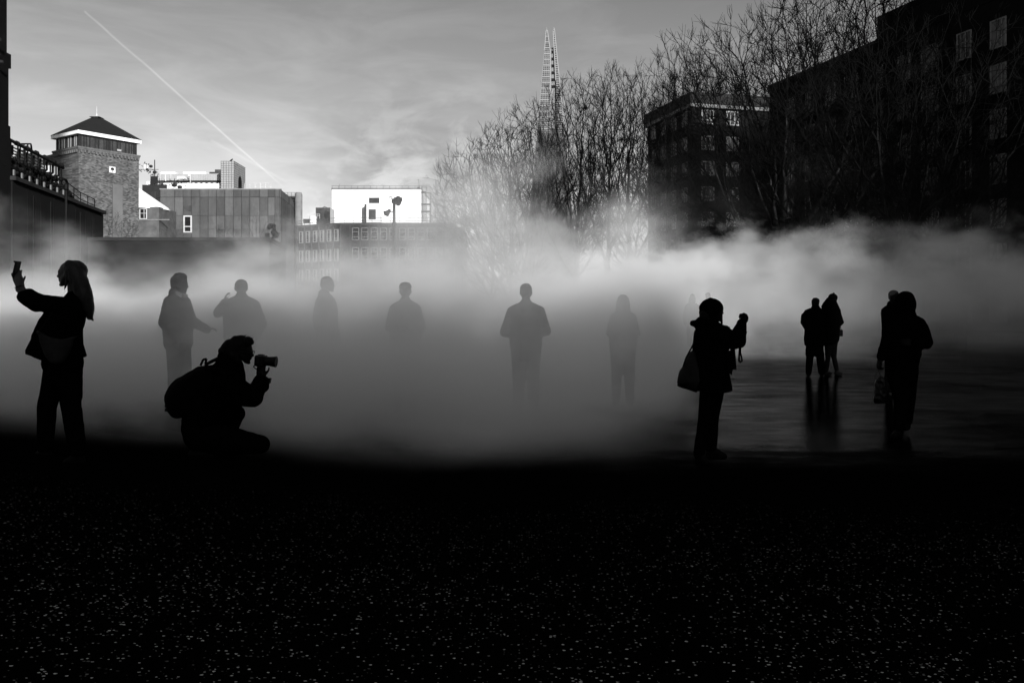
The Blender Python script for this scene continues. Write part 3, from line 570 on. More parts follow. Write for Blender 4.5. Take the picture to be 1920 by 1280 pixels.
m = MB(); x = X0(785.5, D7)-xw0; m.tube((x, .5, z7), (x-.1, .5, z7+1.6), .03, .03, 5); m.box((x-.15, .5, z7+1.6), (.25, .06, .06)); m.box((x-.1, .5, z7+.25), (.45, .3, .4)); x = X0(635, D7)-xw0; m.tube((x, .5, z7), (x, .5, z7+.95), .02, .02, 5)
m.path([(X0(678, D7)-xw0, -.1, zz(375.5, D7)), (X0(690, D7)-xw0, -.1, zz(375.5, D7))], .02, 4); m.path([(X0(684, D7)-xw0, -.1, zz(375.5, D7)), (X0(684.5, D7)-xw0, -.1, zz(405, D7))], .02, 4); m.path([(X0(720, D7)-xw0, -.1, zz(394, D7)), (X0(720, D7)-xw0, -.1, zz(369, D7)), (X0(738, D7)-xw0, -.1, zz(369, D7))], .015, 4); m.build('aerial', M_RAIL, root)
root = empty('fire_stair', (xw1, D7, 0), 'dark steel fire stair tower bolted to the right end of the white box', 'staircase'); sx0, sx1, sx2 = .05, X0(799, D7)-xw1, X0(807.5, D7)-xw1
m = MB()
for x in (sx0+.05, sx1): m.box((x, .2, (zz(349, D7)+zz(417, D7))/2), (.07, .07, zz(349, D7)-zz(417, D7)))
m.box((sx2, .2, (zz(361, D7)+zz(417, D7))/2), (.13, .1, zz(361, D7)-zz(417, D7))); m.box(((sx1+sx2)/2, .2, zz(361.5, D7)), (sx2-sx1, .1, .12)); m.path([(sx0, .2, zz(349.5, D7)), (sx1, .2, zz(349.5, D7))], .03, 4); m.build('frame', M_STEEL, root)
for py_ in (360.5, 383, 396.5): m = MB(); m.box(((sx0+sx2)/2 if py_ > 370 else (sx0+sx1)/2, .2, zz(py_, D7)), ((sx2-sx0) if py_ > 370 else (sx1-sx0), 1, .2)); m.build('landing', M_STEEL, root)
m = MB()
for i in range(26): m.box(((sx0+sx1)/2, .3, zz(362+i*2.1, D7)), (sx1-sx0-.1, .25, .05))
m.build('step', M_STEEL, root)
m = MB()
for py_ in (373, 377, 388, 392): m.path([(sx0, .15, zz(py_, D7)), (sx2, .15, zz(py_, D7))], .02, 4)
m.build('rail', M_RAIL, root)
root = empty('tank_room', (X0(607, 122), 122, 0), 'small dark plant room on the office roof left of the white box', 'building'); o7 = X0(607, 122)
MB().box((0, 1, zz(404, 122)-3), (X0(621, 122)-X0(594, 122), 3, zz(390, 122)-zz(418, 122)+6)).build('wall', M_GLASSD, root)
m = MB(); m.box((X0(615, 122)-o7, -.6, zz(408, 122)), (.7, .2, 1.7)); m.build('door', M_OFFB, root); m = MB(); m.path([(-.3, .5, zz(389, 122)), (.0, .5, zz(386.5, 122)), (.4, .5, zz(389, 122))], .05, 5); m.build('pipe', M_STEEL, root)
root = empty('water_tank', (X0(587, 120), 120, 0), 'white water tank with a hooped rail left of the dark plant room', 'tank')
m = MB(); m.tube((0, 0, zz(425, 120)), (0, 0, zz(406, 120)), .5, .5, 14); m.build('tank', M_WHITE, root); m = MB(); m.box((-1.0, .5, zz(414, 120)), (1.1, .5, .6)); m.build('box', M_OFFB, root)
m = MB()
for h_ in (401, 404): m.path([(-.6, 0, zz(h_, 120)), (1.0, 0, zz(h_, 120))], .03, 4)
for x in (-.6, -.2, .2, .6, 1.0): m.tube((x, 0, zz(410, 120)), (x, 0, zz(401, 120)), .03, .03, 4)
m.build('rail', M_PALE, root)
# -- glass spire
D8 = 875.; root = empty('glass_spire', (X0(1030, D8), D8, 0), 'tall tapering glass skyscraper with split tip rising above the bare trees', 'skyscraper'); o8 = X0(1030, D8)
M_SPG = mat('spire_glass', .06, .35, .15, .5, .02); M_SPF = mat('spire_frame', .21, .6, .2)
X8 = lambda px: X0(px, D8)-o8; Z8 = lambda py: zz(py, D8)
def slab(mb, rows, y0, y1):                       # rows: (py, pxl, pxr)
    n = len(rows); v = [(X8(a), y_, Z8(py)) for y_ in (y0, y1) for py, a, b_ in rows]+[(X8(b_), y_, Z8(py)) for y_ in (y0, y1) for py, a, b_ in rows]
    f = []
    for i in range(n-1): f += [(i, i+1, 2*n+i+1, 2*n+i), (n+i, 3*n+i, 3*n+i+1, n+i+1), (i, n+i, n+i+1, i+1), (2*n+i, 2*n+i+1, 3*n+i+1, 3*n+i)]
    f += [(0, 2*n, 3*n, n), (n-1, 2*n-1, 4*n-1, 3*n-1)]; mb.add(v, f)
le = lambda py: 1024.2-(py-56)*.087 if py < 240 else 1008.2-(py-240)*.10
re_ = lambda py: 1039.5+(py-54)*.098
m = MB(); slab(m, [(590, le(590), 1031), (240, le(240), 1031.5), (95, le(95), 1031), (78, le(78), 1029.2), (62, le(62), 1027), (56, le(56), 1025.5)], 0, 9); m.build('west_facet', M_SPG, root)
m = MB(); slab(m, [(590, 1031, 1046), (240, 1031.5, 1046), (150, 1031.3, 1043), (104, 1031.3, 1040.5), (88, 1032, 1039.5)], 3, 9); m.build('recessed_facet', M_SPG, root)
m = MB(); slab(m, [(590, 1046, re_(590)), (240, 1045.5, re_(240)), (150, 1041.5, re_(150)), (90, 1038.6, re_(90)), (60, 1037.2, re_(60)), (54, 1038, re_(54)-.4)], 1, 5); m.build('east_facet', M_SPG, root)
m = MB(); k = 0; py = 58.
while py < 250:
    z = Z8(py); a = X8(le(py)-.2); b_ = X8(1031.4 if py > 95 else 1025.8+(py-58)*.15); m.box(((a+b_)/2, -.3, z), (b_-a, .8, .42 if k % 3 else 1.2)); py += 3.6; k += 1
for u in (0, .25, .5, .75, 1.):
    for (p0, p1) in ((95, 240),):
        q0 = (X8(le(p0)+(1031.3-le(p0))*u), -.35, Z8(p0)); q1 = (X8(le(p1)+(1031.3-le(p1))*u), -.35, Z8(p1)); m.tube(q0, q1, .3 if u < 1 else .7, None, 4)
m.tube((X8(le(57)), -.3, Z8(57)), (X8(le(95)), -.3, Z8(95)), .6, .6, 4); m.tube((X8(1026.2), -.3, Z8(57)), (X8(1031.5), -.3, Z8(95)), .7, .8, 4); py = 56.
while py < 250:
    a, b_ = X8(1036.8+(py-54)*.06 if py < 150 else 1042+(py-150)*.02), X8(re_(py)+.3); m.box(((a+b_)/2, .6, Z8(py)), (b_-a, .8, .8)); py += 4.2
m.tube((X8(re_(54)), .6, Z8(54)), (X8(re_(500)), .6, Z8(500)), .7, .7, 4); m.tube((X8(1037.2), .6, Z8(58)), (X8(1042), .6, Z8(150)), .7, .7, 4)
mo = MB(); py = 97.
while py < 175: mo.box(((X8(1034)+X8(1040))/2, 2.4, Z8(py)), (X8(1040)-X8(1034), 1.2, 3.2)); py += 13
mo.build('terrace_opening', M_STEELB, root)
for px in (1033.5, 1036.5, 1039): m.tube((X8(px), 2.8, Z8(240)), (X8(px), 2.8, Z8(92 if px < 1037 else 112)), .8, .8, 4)
m.tube((X8(1024.6), 0, Z8(60)), (X8(1025.3), 0, Z8(52.5)), .35, .2, 4); m.tube((X8(1038.6), 1, Z8(58)), (X8(1038.8), 1, Z8(51)), .45, .3, 4)
m.build('mullion', M_SPF, root)
# -- unseen museum behind the photographer, roofline shaped to shade and sun the plaza
root = empty('museum', (0, -36, 0), 'massive dark brick museum building behind the photographer with an unseen roofline shaped to light the mist', 'building')
MUS = [(-75, -8, 16.9), (-8, 9, 16.2), (9, 24, 15.55), (24, 30, 15.7), (30, 35.2, 18.5), (35.2, 46.5, 16.), (46.5, 74, 33), (74, 135, 63.5)]  # roof steps and gap set for where sun reaches the mist
m = MB()
for a, b_, h_ in MUS: m.box(((a+b_)/2, -6, h_/2), (b_-a-.01, 12, h_))
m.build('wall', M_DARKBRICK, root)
m = MB()
for i in range(24):
    x = -72+i*4.6
    if not 37 < x < 65: m.box((x, .12, 7.6), (.7, .4, 15))
m.build('pier', M_DARKBRICK, root)
wM = window_meshes(2.2, 12, (-.17, .17), (.1, .2, .3, .4, .5, .6, .7, .8, .9), .15)
for i in range(9): add_window(root, (-67.2+i*9.2, .08, 8.2), PI, wM, M_STEEL, M_PANE)
# -- poles
root = empty('loudspeaker_pole', (X0(739, 35), 35, 0), 'dark pole carrying a floodlight and a bowl loudspeaker before the white box', 'pole')
o9 = Vector((X0(739, 35), 35, 0)); q_ = lambda px, py: P(px, py, 35)-o9
m = MB(); m.tube((0, 0, 0), q_(739, 420), .085, .075, 12); m.tube(q_(739, 420), q_(739, 373), .062, .062, 12); m.tube(q_(739, 423), q_(739, 417), .10, .10, 12)
m.build('post', M_STEELB, root)
m = MB(); m.box(q_(746.5, 374), (.34, .25, .14)); m.ell(q_(746.5, 376)+Vector((0, 0, -.02)), (.15, .16, .22)); m.box(q_(737.5, 377), (.14, .16, .2)); link('loudspeaker', fused(m, .015, 2), M_STEELB, root, smooth=True)
m = MB(); m.cap(q_(726.5, 400), .10, q_(721.5, 398), .07); m.cap(q_(728, 397), .09, q_(730, 395), .07); m.tube(q_(729, 397.5), q_(739, 397.5), .025, .025, 6); m.cap(q_(723, 401), .08, q_(727, 404), .05); link('floodlight', fused(m, .015, 2), M_STEELB, root, smooth=True)
m = MB()
for a in range(12): t0, t1 = 2*PI*a/12, 2*PI*(a+1)/12; m.tube(q_(732.5+2.2*math.cos(t0), 370.5+1.8*math.sin(t0)), q_(732.5+2.2*math.cos(t1), 370.5+1.8*math.sin(t1)), .012, .012, 5)
m.tube(q_(734, 372), q_(738, 376), .012, .012, 5); m.build('bracket', M_STEELB, root)
root = empty('floodlight_mast', (X0(514, 51), 51, 5.97), 'stubby mast with a drooping lamp head on the corner of the low block roof', 'lamp')
o9 = Vector((X0(514, 51), 51, 5.97)); q_ = lambda px, py: P(px, py, 51)-o9
m = MB(); m.tube(q_(514, 447), q_(514, 424), .12, .10, 10); m.cap(q_(514, 424), .13, q_(508.5, 422), .10); m.cap(q_(514, 436), .2, q_(519, 442), .14); m.cap(q_(518, 439), .09, q_(524, 437), .05); link('mast', fused(m, .02, 2), M_STEELB, root, smooth=True)
m = MB(); m.cap(q_(506, 424), .16, q_(504.5, 427), .14); m.cap(q_(508, 424.5), .14, q_(503.5, 426.5), .12); link('lamp_head', fused(m, .02, 2), M_STEELB, root, smooth=True)
m = MB(); m.box(q_(501, 441.5), (.24, .24, .28)); m.box(q_(508, 445.5), (.8, .1, .06)); m.build('control_box', M_STEELB, root)
root = empty('lamp_post', (X0(124, 36), 36, gz(-22, 36)), 'plain dark lamp post in front of the left wall below the pipe rack', 'lamp')
z0 = gz(-22, 36); m = MB(); m.tube((0, 0, 0), (0, 0, 3.2), .085, .075, 12); m.tube((0, 0, 3.2), (0, 0, zz(352, 36)-z0), .07, .055, 12); m.build('post', M_STEELB, root)
m = MB(); zt_ = zz(352, 36)-z0; m.cap((0, 0, zt_-.05), .10, (.0, 0, zt_+.12), .09); m.cap((0, 0, zt_+.02), .05, (-.32, 0, zt_+.1), .07); link('lamp_head', fused(m, .015, 2), M_STEELB, root, smooth=True)
root = empty('banner_sign', (X0(1348, 62), 62, 0), 'narrow dark vertical banner with a column of small pale marks near the second block', 'sign')
o9 = Vector((X0(1348, 62), 62, 0)); m = MB(); m.box((0, 0, zz(533, 62)), (.42, .05, 2.2)); m.build('banner', M_STEELB, root); m = MB(); m.tube((-.27, 0, 0), (-.27, 0, zz(505, 62)), .05, .04, 8); m.build('post', M_STEELB, root)
m = MB(); rnd = random.Random(3)
for i in range(8): m.box((rnd.uniform(-.02, .02), -.035, zz(516+i*4.6, 62)), (.16+.05*rnd.random(), .02, .07), 0, 0, rnd.uniform(-.3, .3))
m.build('lettering', M_PALE, root)
root = empty('loudspeaker_pole', (X0(1383, 52), 52, 0), 'dark pole with an angular loudspeaker head among the branches near the second block', 'pole')
o9 = Vector((X0(1383, 52), 52, 0)); q_ = lambda px, py: P(px, py, 52)-o9
m = MB(); m.tube((0, 0, 0), q_(1383, 415), .10, .08, 10); m.build('post', M_STEELB, root); m = MB(); m.cap(q_(1384, 434), .3, q_(1389, 436), .22); m.cap(q_(1376, 428), .12, q_(1366, 430), .18); m.tube(q_(1383, 424), q_(1376, 428), .05, .05, 6); m.cap(q_(1368, 455), .25, q_(1366, 463), .2); m.tube(q_(1368, 455), q_(1383, 450), .05, .05, 6); link('loudspeaker', fused(m, .03, 2), M_STEELB, root, smooth=True)
# ------------------------------------------------------------------ bare trees
M_BARK = mat('bark', .005, .95, .1, .6, 4.); M_TWIG = mat('twig_bark', .003, .95, .05); M_BARKL = mat('sunlit_bark', .022, .9, .1, .7, 3.)  # M_BARKL is a paler bark copy with sunlight in its colour
def bare_tree(seed, H, prof, base, natt=1500, wide=1., trop=.42, tip=.0135, expo=2.0, twigs=1.4, D=.36, kill=.6, ls=1.):
    """space colonisation: branches grow towards points spread through a crown of the given profile"""
    rg = np.random.default_rng(seed); rnd = random.Random(seed)
    pz = np.array([q[0] for q in prof])*H; pr = np.array([q[1] for q in prof])*H*wide
    A = []
    while len(A) < natt:
        z = rg.uniform(pz[0], pz[-1]); r = np.interp(z, pz, pr); x, y = rg.uniform(-1, 1, 2)*pr.max()
        lob = 1+.22*math.sin(3*math.atan2(y, x)+seed+z*.35)+.12*math.sin(7*math.atan2(y, x)+z*.8+seed)
        q = math.hypot(x, y)
        if q < r*lob and rg.random() < .35+.65*(q/max(r*lob, .01))**1.2: A.append((x, y, z))
    A = np.array(A); P0 = [(0, 0, -.15)]; par = [-1]; zb = base*H; x = y = 0.
    n0 = int(zb/D)
    for k in range(n0): x += rg.normal(0, .035); y += rg.normal(0, .035); P0.append((x, y, (k+1)*D)); par.append(len(P0)-2)
    nodes = np.array(P0); near = np.full(len(A), 1e9); ni = np.zeros(len(A), int)
    def upd(i0):
        nonlocal near, ni
        d = np.linalg.norm(A[:, None]-nodes[None, i0:], axis=2); m_ = d.min(1); k = d.argmin(1)+i0; b = m_ < near; near[b] = m_[b]; ni[b] = k[b]
    upd(0); par = list(par); cc = {}
    for it in range(260):
        if len(A) < 6: break
        lim = 5.5 if it > 6 else 99; act = near < lim
        if not act.any(): break
        ids = np.unique(ni[act]); new = []; dead = np.zeros(len(A), bool)
        for k in ids:
            sel = act & (ni == k)
            if cc.get(k, 0) >= 3: dead |= sel; continue
            cc[k] = cc.get(k, 0)+1; v = A[sel]-nodes[k]; v /= np.linalg.norm(v, axis=1)[:, None]; d = v.sum(0); d /= max(np.linalg.norm(d), 1e-6)
            if par[k] >= 0:
                pd = nodes[k]-nodes[par[k]]; d = d+.95*pd/np.linalg.norm(pd)
            d = d+np.array((0, 0, trop))+rg.normal(0, .06, 3); d /= np.linalg.norm(d); new.append(nodes[k]+d*D); par.append(int(k))
        i0 = len(nodes); nodes = np.vstack([nodes, new]) if new else nodes
        if new: upd(i0)
        keep = (near > kill) & ~dead; A = A[keep]; near = near[keep]; ni = ni[keep]
        if len(nodes) > 9000: break
    n = len(nodes); ch = [[] for _ in range(n)]
    for i in range(1, n): ch[par[i]].append(i)
    pa = np.array([max(q, 0) for q in par]); has = np.array([len(c) > 0 for c in ch])
    for _ in range(7):                                  # straighten the limbs
        sm = nodes.copy(); cnt = np.zeros(n); cs = np.zeros((n, 3)); np.add.at(cs, pa[1:], nodes[1:]); np.add.at(cnt, pa[1:], 1)
        ok = has.copy(); ok[0] = False; sm[ok] = .4*nodes[ok]+.3*nodes[pa[ok]]+.3*cs[ok]/cnt[ok][:, None]; nodes = sm
    acc = np.zeros(n)
    for i in range(n-1, -1, -1):
        if not ch[i]: acc[i] += tip**expo
        if par[i] >= 0: acc[par[i]] += acc[i]
    rad = acc**(1/expo); rad[0] *= 1.25; tk, cr = MB(), MB()
    for i in range(1, n):
        a, b = nodes[par[i]], nodes[i]; r = rad[i]
        big = r > .06; ra = rad[par[i]] if i == max(ch[par[i]], key=lambda q: rad[q]) else min(rad[par[i]], r*1.2)
        (tk if big else cr).tube(a, b, ra, r, 9 if r > .12 else 6 if big else 3, False)
    for i in range(n0+1, n):
        if rad[i] > .05: continue
        k = (3 if not ch[i] else (1 if rnd.random() < .42 else 0))
        for _ in range(int(k*twigs+rnd.random()*.5)):
            d = Vector(nodes[i]-nodes[par[i]]).normalized(); s_ = .45 if not ch[i] else .9
            d = (d+Vector((rnd.gauss(0, s_), rnd.gauss(0, s_), rnd.gauss(0, s_)+.35))).normalized(); p_ = Vector(nodes[i]); L = rnd.uniform(.45, 1.15)*ls
            m_ = p_+d*L*.5; d2 = (d+Vector((rnd.gauss(0, .25), rnd.gauss(0, .25), .3))).normalized(); e_ = m_+d2*L*.5
            cr.tube(p_, m_, tip*.95, tip*.8, 3, False); cr.tube(m_, e_, tip*.8, tip*.5, 3, False)
            if rnd.random() < .6:
                d3 = (d+Vector((rnd.gauss(0, .7), rnd.gauss(0, .7), rnd.gauss(.2, .4)))).normalized(); cr.tube(m_, m_+d3*L*.45, tip*.7, tip*.45, 3, False)
    return tk.mesh('trunk'), cr.mesh('crown')
FAN = [(.18, .05), (.30, .16), (.5, .25), (.72, .27), (.88, .19), (1., .05)]
TALL = [(.25, .04), (.4, .13), (.6, .19), (.8, .18), (.93, .12), (1., .03)]
ROUND = [(.12, .10), (.25, .30), (.45, .42), (.65, .40), (.85, .26), (1., .06)]
WIDE = [(.14, .08), (.28, .30), (.45, .46), (.68, .50), (.86, .36), (1., .10)]
SPEC = {'a': (11, 20, FAN, .2, 2300), 'b': (23, 20, TALL, .26, 1700), 'c': (37, 18, ROUND, .12, 3000), 'd': (51, 20, FAN, .17, 2000, .8), 'e': (77, 18, WIDE, .16, 2600)}
TV = {}
def tree(px, d, ytop, label, var, group='bare trees along the far side of the plaza', bark=None, lean=0., rz=None, sx=1., z0=0.):
    if var not in TV: TV[var] = bare_tree(*SPEC[var])
    tk, cr = TV[var]; Ht = zz(ytop, d)-z0; k_ = Ht/float(np.percentile([v.co.z for v in cr.vertices], 99.6))
    X = X0(px, d); e = empty('bare_tree', (X, d, z0), label, 'tree', group); e.rotation_euler = (0, lean, (px*1.7) % 6.28 if rz is None else rz); e.scale = (k_*sx, k_*sx, k_)
    for nm, me in (('trunk', tk), ('crown', cr)):
        if not me.materials: me.materials.append(M_BARK if nm == 'trunk' else M_TWIG)
        o = bpy.data.objects.new(nm, me); col.objects.link(o); o.parent = e
        if bark and nm == 'trunk': o.material_slots[0].link = 'OBJECT'; o.material_slots[0].material = bark
    return e
TL = [
 (922, 84, 322, 'outermost low bare tree at the left end of the tree row', 'c', .85), (958, 78, 240, 'rounded bare tree, second from the left end of the tree row', 'c', 1.0), (992, 74, 205, 'bare tree with a dark nest standing left of the glass skyscraper', 'c', 1.0),
 (1078, 70, 148, 'tall fan shaped bare tree just right of the glass skyscraper', 'a', .95), (1140, 66, 128, 'straight slender bare tree crossing the brightest gap of sky', 'b', 1.0),
 (1184, 76, 140, 'bare tree with crooked trunk beside the left edge of the second brick block', 'd', 1.05), (1262, 108, 92, 'highest pointed bare tree rising behind the second brick block', 'b', .9),
 (1312, 112, 112, 'bare tree behind the roof of the second brick block, broad top', 'a', .9), (1362, 114, 118, 'narrow single bare tree above the sunlit top windows', 'b', .7), (1398, 104, 140, 'bare tree filling the gap between the two brick blocks', 'd', 1.0),
 (1262, 58, 285, 'low spreading dark bare tree in front of the second brick block', 'e', 1.0)]
for px, d, yt, lb, va, sx in TL: tree(px, d, yt, lb, va, sx=sx)
GR = 'big bare trees in front of the long brick block'
tree(1455, 52, 40, 'big bare tree with bark coloured paler as if sunlit at the corner of the long block', 'e', GR, M_BARKL, sx=.95)
tree(1545, 62, -25, 'big bare tree breaking the roofline of the long block left of its step', 'e', GR, sx=.9, rz=2.)
tree(1622, 57, -60, 'big bare tree at the step in the roofline of the long block', 'd', GR, sx=1.0)
tree(1668, 44, 40, 'thick trunked bare tree behind the hooded walker', 'e', GR, sx=1.0)
tree(1800, 46, 150, 'rightmost bare tree sprawling over the lower windows of the long block', 'c', GR, sx=1.0)
for px, py, d in ((1098, 203, 69), (996, 331, 73), (1008, 400, 73), (1165, 262, 75), (1500, 90, 63)):
    c_ = P(px, py, d); e = empty('bird_nest', c_, {1098: 'round twig nest high in the tree right of the skyscraper', 996: 'upper twig nest in the tree left of the skyscraper', 1008: 'lower ragged twig nest below the skyscraper', 1165: 'small twig nest near the crooked tree', 1500: 'twig nest above the roofline of the long block'}[px], 'nest', 'twig nests in the tree crowns')
    m = MB(); rnd = random.Random(px)
    for i in range(60):
        v = Vector((rnd.gauss(0, 1), rnd.gauss(0, 1), rnd.gauss(0, .75))).normalized()*rnd.uniform(.03, .21); w_ = Vector((rnd.gauss(0, 1), rnd.gauss(0, 1), rnd.gauss(0, .5))).normalized()*rnd.uniform(.08, .2); m.tube(v-w_, v+w_, .02, .012, 3)
    m.build('twigs', M_TWIG, e)
sh = bare_tree(91, 5, [(.1, .1), (.4, .3), (.8, .4), (1., .15)], .04, 160, 1., .5, .014, 2.5, .6, .25, .5, .6)
GS = 'leafless saplings on the low block roof'
for i, (px, d, h_, lb, z0) in enumerate(((205, 56, 2.6, 'leafless shrub at the foot of the square tower, nearest the left wall', 5.9), (228, 56, 2.0, 'low leafless shrub before the middle of the square tower', 5.9), (247, 55.5, 1.7, 'small leafless shrub before the right edge of the square tower', 5.9), (326, 56, 1.9, 'thin leafless sapling before the hall left of its white window', 5.9),
        (418, 56, 1.6, 'thin leafless sapling before the middle of the hall', 5.9), (436, 56.3, 1.3, 'shortest leafless sapling before the hall', 5.9), (480, 56, 2.1, 'spreading leafless sapling before the right part of the hall', 5.9))):
    e = empty('leafless_sapling', (X0(px, d), d, z0), lb, 'sapling', GS); k_ = h_/5; e.scale = (k_, k_, k_); e.rotation_euler = (0, 0, i*1.3)
    for nm, me in (('stem', sh[0]), ('twigs', sh[1])):
        if not me.materials: me.materials.append(mat('sapling_bark', .035, .9, .1))
        o = bpy.data.objects.new(nm, me); col.objects.link(o); o.parent = e
# ------------------------------------------------------------------ people
SKIN = mat('skin', .035, .6, .3); SKIN_DARK = mat('skin_silhouette', .0028, .7, .1)  # SKIN_DARK: skin darkened so figures stay black silhouettes in shade
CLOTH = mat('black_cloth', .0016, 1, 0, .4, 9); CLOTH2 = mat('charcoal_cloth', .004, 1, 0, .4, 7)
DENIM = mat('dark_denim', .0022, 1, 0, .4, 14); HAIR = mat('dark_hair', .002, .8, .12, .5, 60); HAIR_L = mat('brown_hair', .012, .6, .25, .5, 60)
LEATHER = mat('dark_leather', .0014, .6, .04, .4, 30); NYLON = mat('black_nylon', .0016, .9, .03); RUBBER = mat('shoe_leather', .0016, .7, .08)
METAL = mat('camera_body', .003, .5, .15); PLASTIC = mat('phone_case', .012, .4, .3); BAGM = mat('grey_bag_cloth', .012, .8, .12, .5, 12)
FOGC = mat('dark_coat', .008, 1, 0, .3, 8)
def v3(*a): return Vector(a)
def put(mb, sub, M): mb.add([M @ Vector(v) for v in sub.v], sub.f)
def frame(c, fw, up):
    fw = Vector(fw).normalized(); up = Vector(up); lf = up.cross(fw).normalized(); up = fw.cross(lf).normalized()
    return Matrix(((fw.x, lf.x, up.x, c[0]), (fw.y, lf.y, up.y, c[1]), (fw.z, lf.z, up.z, c[2]), (0, 0, 0, 1)))
def head_shapes(fine=True):
    m = MB(); m.ell((-.006, 0, .03), (.098, .077, .089)); m.cap((.045, 0, .005), .058, (.052, 0, -.07), .034)
    m.cap((.02, .04, -.03), .035, (.055, .015, -.085), .022); m.cap((.02, -.04, -.03), .035, (.055, -.015, -.085), .022)
    m.ell((.074, 0, -.096), (.022, .02, .017)); m.cap((.088, 0, .012), .009, (.112, 0, -.024), .010)
    m.ell((.1, .010, -.029), (.012, .007, .007)); m.ell((.1, -.010, -.029), (.012, .007, .007))
    m.ell((.088, 0, -.052), (.013, .022, .0065)); m.ell((.087, 0, -.064), (.012, .019, .007))
    m.cap((.075, -.035, .022), .016, (.075, .035, .022), .016)
    for s_ in (-1, 1): m.ell((.078, s_*.032, .004), (.013, .014, .009)); m.ell((-.004, s_*.079, -.006), (.018, .01, .031), (0, 0, 0))
    return m
def hand(mb, W, dr, nrm, curl=.35, side=1, k=1., spread=.02, tuck=1.):
    x = Vector(dr).normalized(); z = Vector(nrm); y = z.cross(x).normalized()*side; z = (x.cross(y)*side).normalized(); W = Vector(W)
    q = lambda a, b_, c: W+(x*a+y*b_+z*c)*k
    ks = [.031, .0105, -.0105, -.030]
    for yy_, ln, sp_ in zip(ks, (.072, .080, .074, .058), (1.4, .4, -.4, -1.4)):
        mb.cap(q(-.01, yy_*.45, 0), .018*k, q(.085, yy_, 0), .0125*k, 10)
        p = (.085, yy_, 0.); a = 0.
        for f_, r0, r1 in ((.46, .0105, .0095), (.31, .0095, .0085), (.23, .0085, .0075)):
            a += curl*(1.15 if yy_ < 0 else .9); L = ln*f_
            n_ = (p[0]+math.cos(a)*L, p[1]+spread*sp_*L, p[2]-math.sin(a)*L)
            mb.cap(q(*p), r0*k, q(*n_), r1*k, 8); p = n_
    p = (.018, .026, -.006)
    p = (p[0], p[1]*tuck, p[2])
    for n_, r0, r1 in (((.052, .056, -.022), .015, .0125), ((.080, .066, -.036), .0120, .0105), ((.102, .064, -.05), .0105, .009)):
        n_ = (n_[0], n_[1]*tuck, n_[2]); mb.cap(q(*p), r0*k, q(*n_), r1*k, 8); p = n_
def person(root, J, hd, fw, up=(0, 0, 1), hands=(), vox=.009, jr=(.072, .060, .047), tr=(.105, .078, .062), jm=None, tm=None, skin=None, shoe=None,
           jacket_extra=None, trouser_extra=None, hk=1., torso=(.115, .095), neck=.055, disp=.006, gloves=False, bare=(), jacket_label=None):
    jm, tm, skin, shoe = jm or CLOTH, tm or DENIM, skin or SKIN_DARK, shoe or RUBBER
    g = lambda n: Vector(J[n])
    b_ = MB(); H = frame(hd, fw, up); hs = head_shapes(); hs.v = [tuple(Vector(v)*hk) for v in hs.v]; put(b_, hs, H)
    nb = g('neck'); hb = H @ Vector((-.03*hk, 0, -.05*hk))
    b_.cap(nb, neck, hb, neck*.98)
    b_.cap(g('pelvis'), .10, g('chest'), .105); b_.cap(g('chest'), .105, nb, .062)
    for s_ in 'LR':
        b_.cap(nb, .055, g('sh'+s_), .05); b_.cap(g('chest'), .08, g('sh'+s_), .05)
        b_.cap(g('sh'+s_), .047, g('el'+s_), .038); b_.cap(g('el'+s_), .038, g('wr'+s_), .026)
        b_.cap(g('pelvis'), .09, g('hip'+s_), .085); b_.cap(g('hip'+s_), .08, g('kn'+s_), .053); b_.cap(g('kn'+s_), .051, g('an'+s_), .036)
        b_.cap(g('an'+s_)-Vector((0, 0, .02)), .034, g('to'+s_), .024)
    for h_ in hands: hand(b_, **h_)
    link('body', fused(b_, vox, 2), skin, root, smooth=True)
    j = MB(); a, c = torso
    for s_ in 'LR':
        j.cap(g('hip'+s_)+Vector((0, 0, .06)), a, g('sh'+s_)-Vector((0, 0, .03)), c*.86); j.cap(g('pelvis'), a, g('chest'), a*1.02); j.cap(g('chest'), a, nb, .068)
        j.cap(nb, .066, g('sh'+s_), jr[0]); j.cap(g('sh'+s_), jr[0], g('el'+s_), jr[1])
        end = g('wr'+s_)
        if s_ in bare: end = g('el'+s_).lerp(end, .55)
        j.cap(g('el'+s_), jr[1], end, jr[2])
    if jacket_extra: jacket_extra(j)
    jo = link('jacket', fused(j, vox*1.3, 3, disp, 9, 3), jm, root, smooth=True)
    if jacket_label: jo['label'] = jacket_label
    t_ = MB()
    for s_ in 'LR':
        t_.cap(g('pelvis'), tr[0], g('hip'+s_), tr[0]*.95); t_.cap(g('hip'+s_), tr[0]*.93, g('kn'+s_), tr[1]); t_.cap(g('kn'+s_), tr[1], g('an'+s_)+Vector((0, 0, .03)), tr[2])
    if trouser_extra: trouser_extra(t_)
    link('trousers', fused(t_, vox*1.3, 3, disp, 8, 8), tm, root, smooth=True)
    for s_ in 'LR':
        f = MB(); an, to = g('an'+s_), g('to'+s_)
        heel = an+(an-to).normalized()*.03; heel.z = min(to.z, an.z-.03); f.cap(an-Vector((0, 0, .01)), .048, heel, .040); f.cap(heel, .040, to, .036); f.cap(an-Vector((0, 0, .02)), .045, to, .034)
        link('shoe', fused(f, vox*1.3, 2), shoe, root, smooth=True)
    return H
class Fig:
    def __init__(s, d, x0, label, cat='person', group=None, name='person'):
        s.d = d; s.s = FPX/d; s.x0 = x0; X = (x0-960)/s.s; s.z0 = gz(X, d); s.yf = HY+(CH-s.z0)*s.s
        s.root = empty(name, (X, d, s.z0), label, cat, group)
    def p(s, px, py, dep=0.): return Vector(((px-960)*(s.d+dep)/FPX-(s.x0-960)*s.d/FPX, dep, (s.yf-py)/s.s))
    def m(s, r): return r/s.s
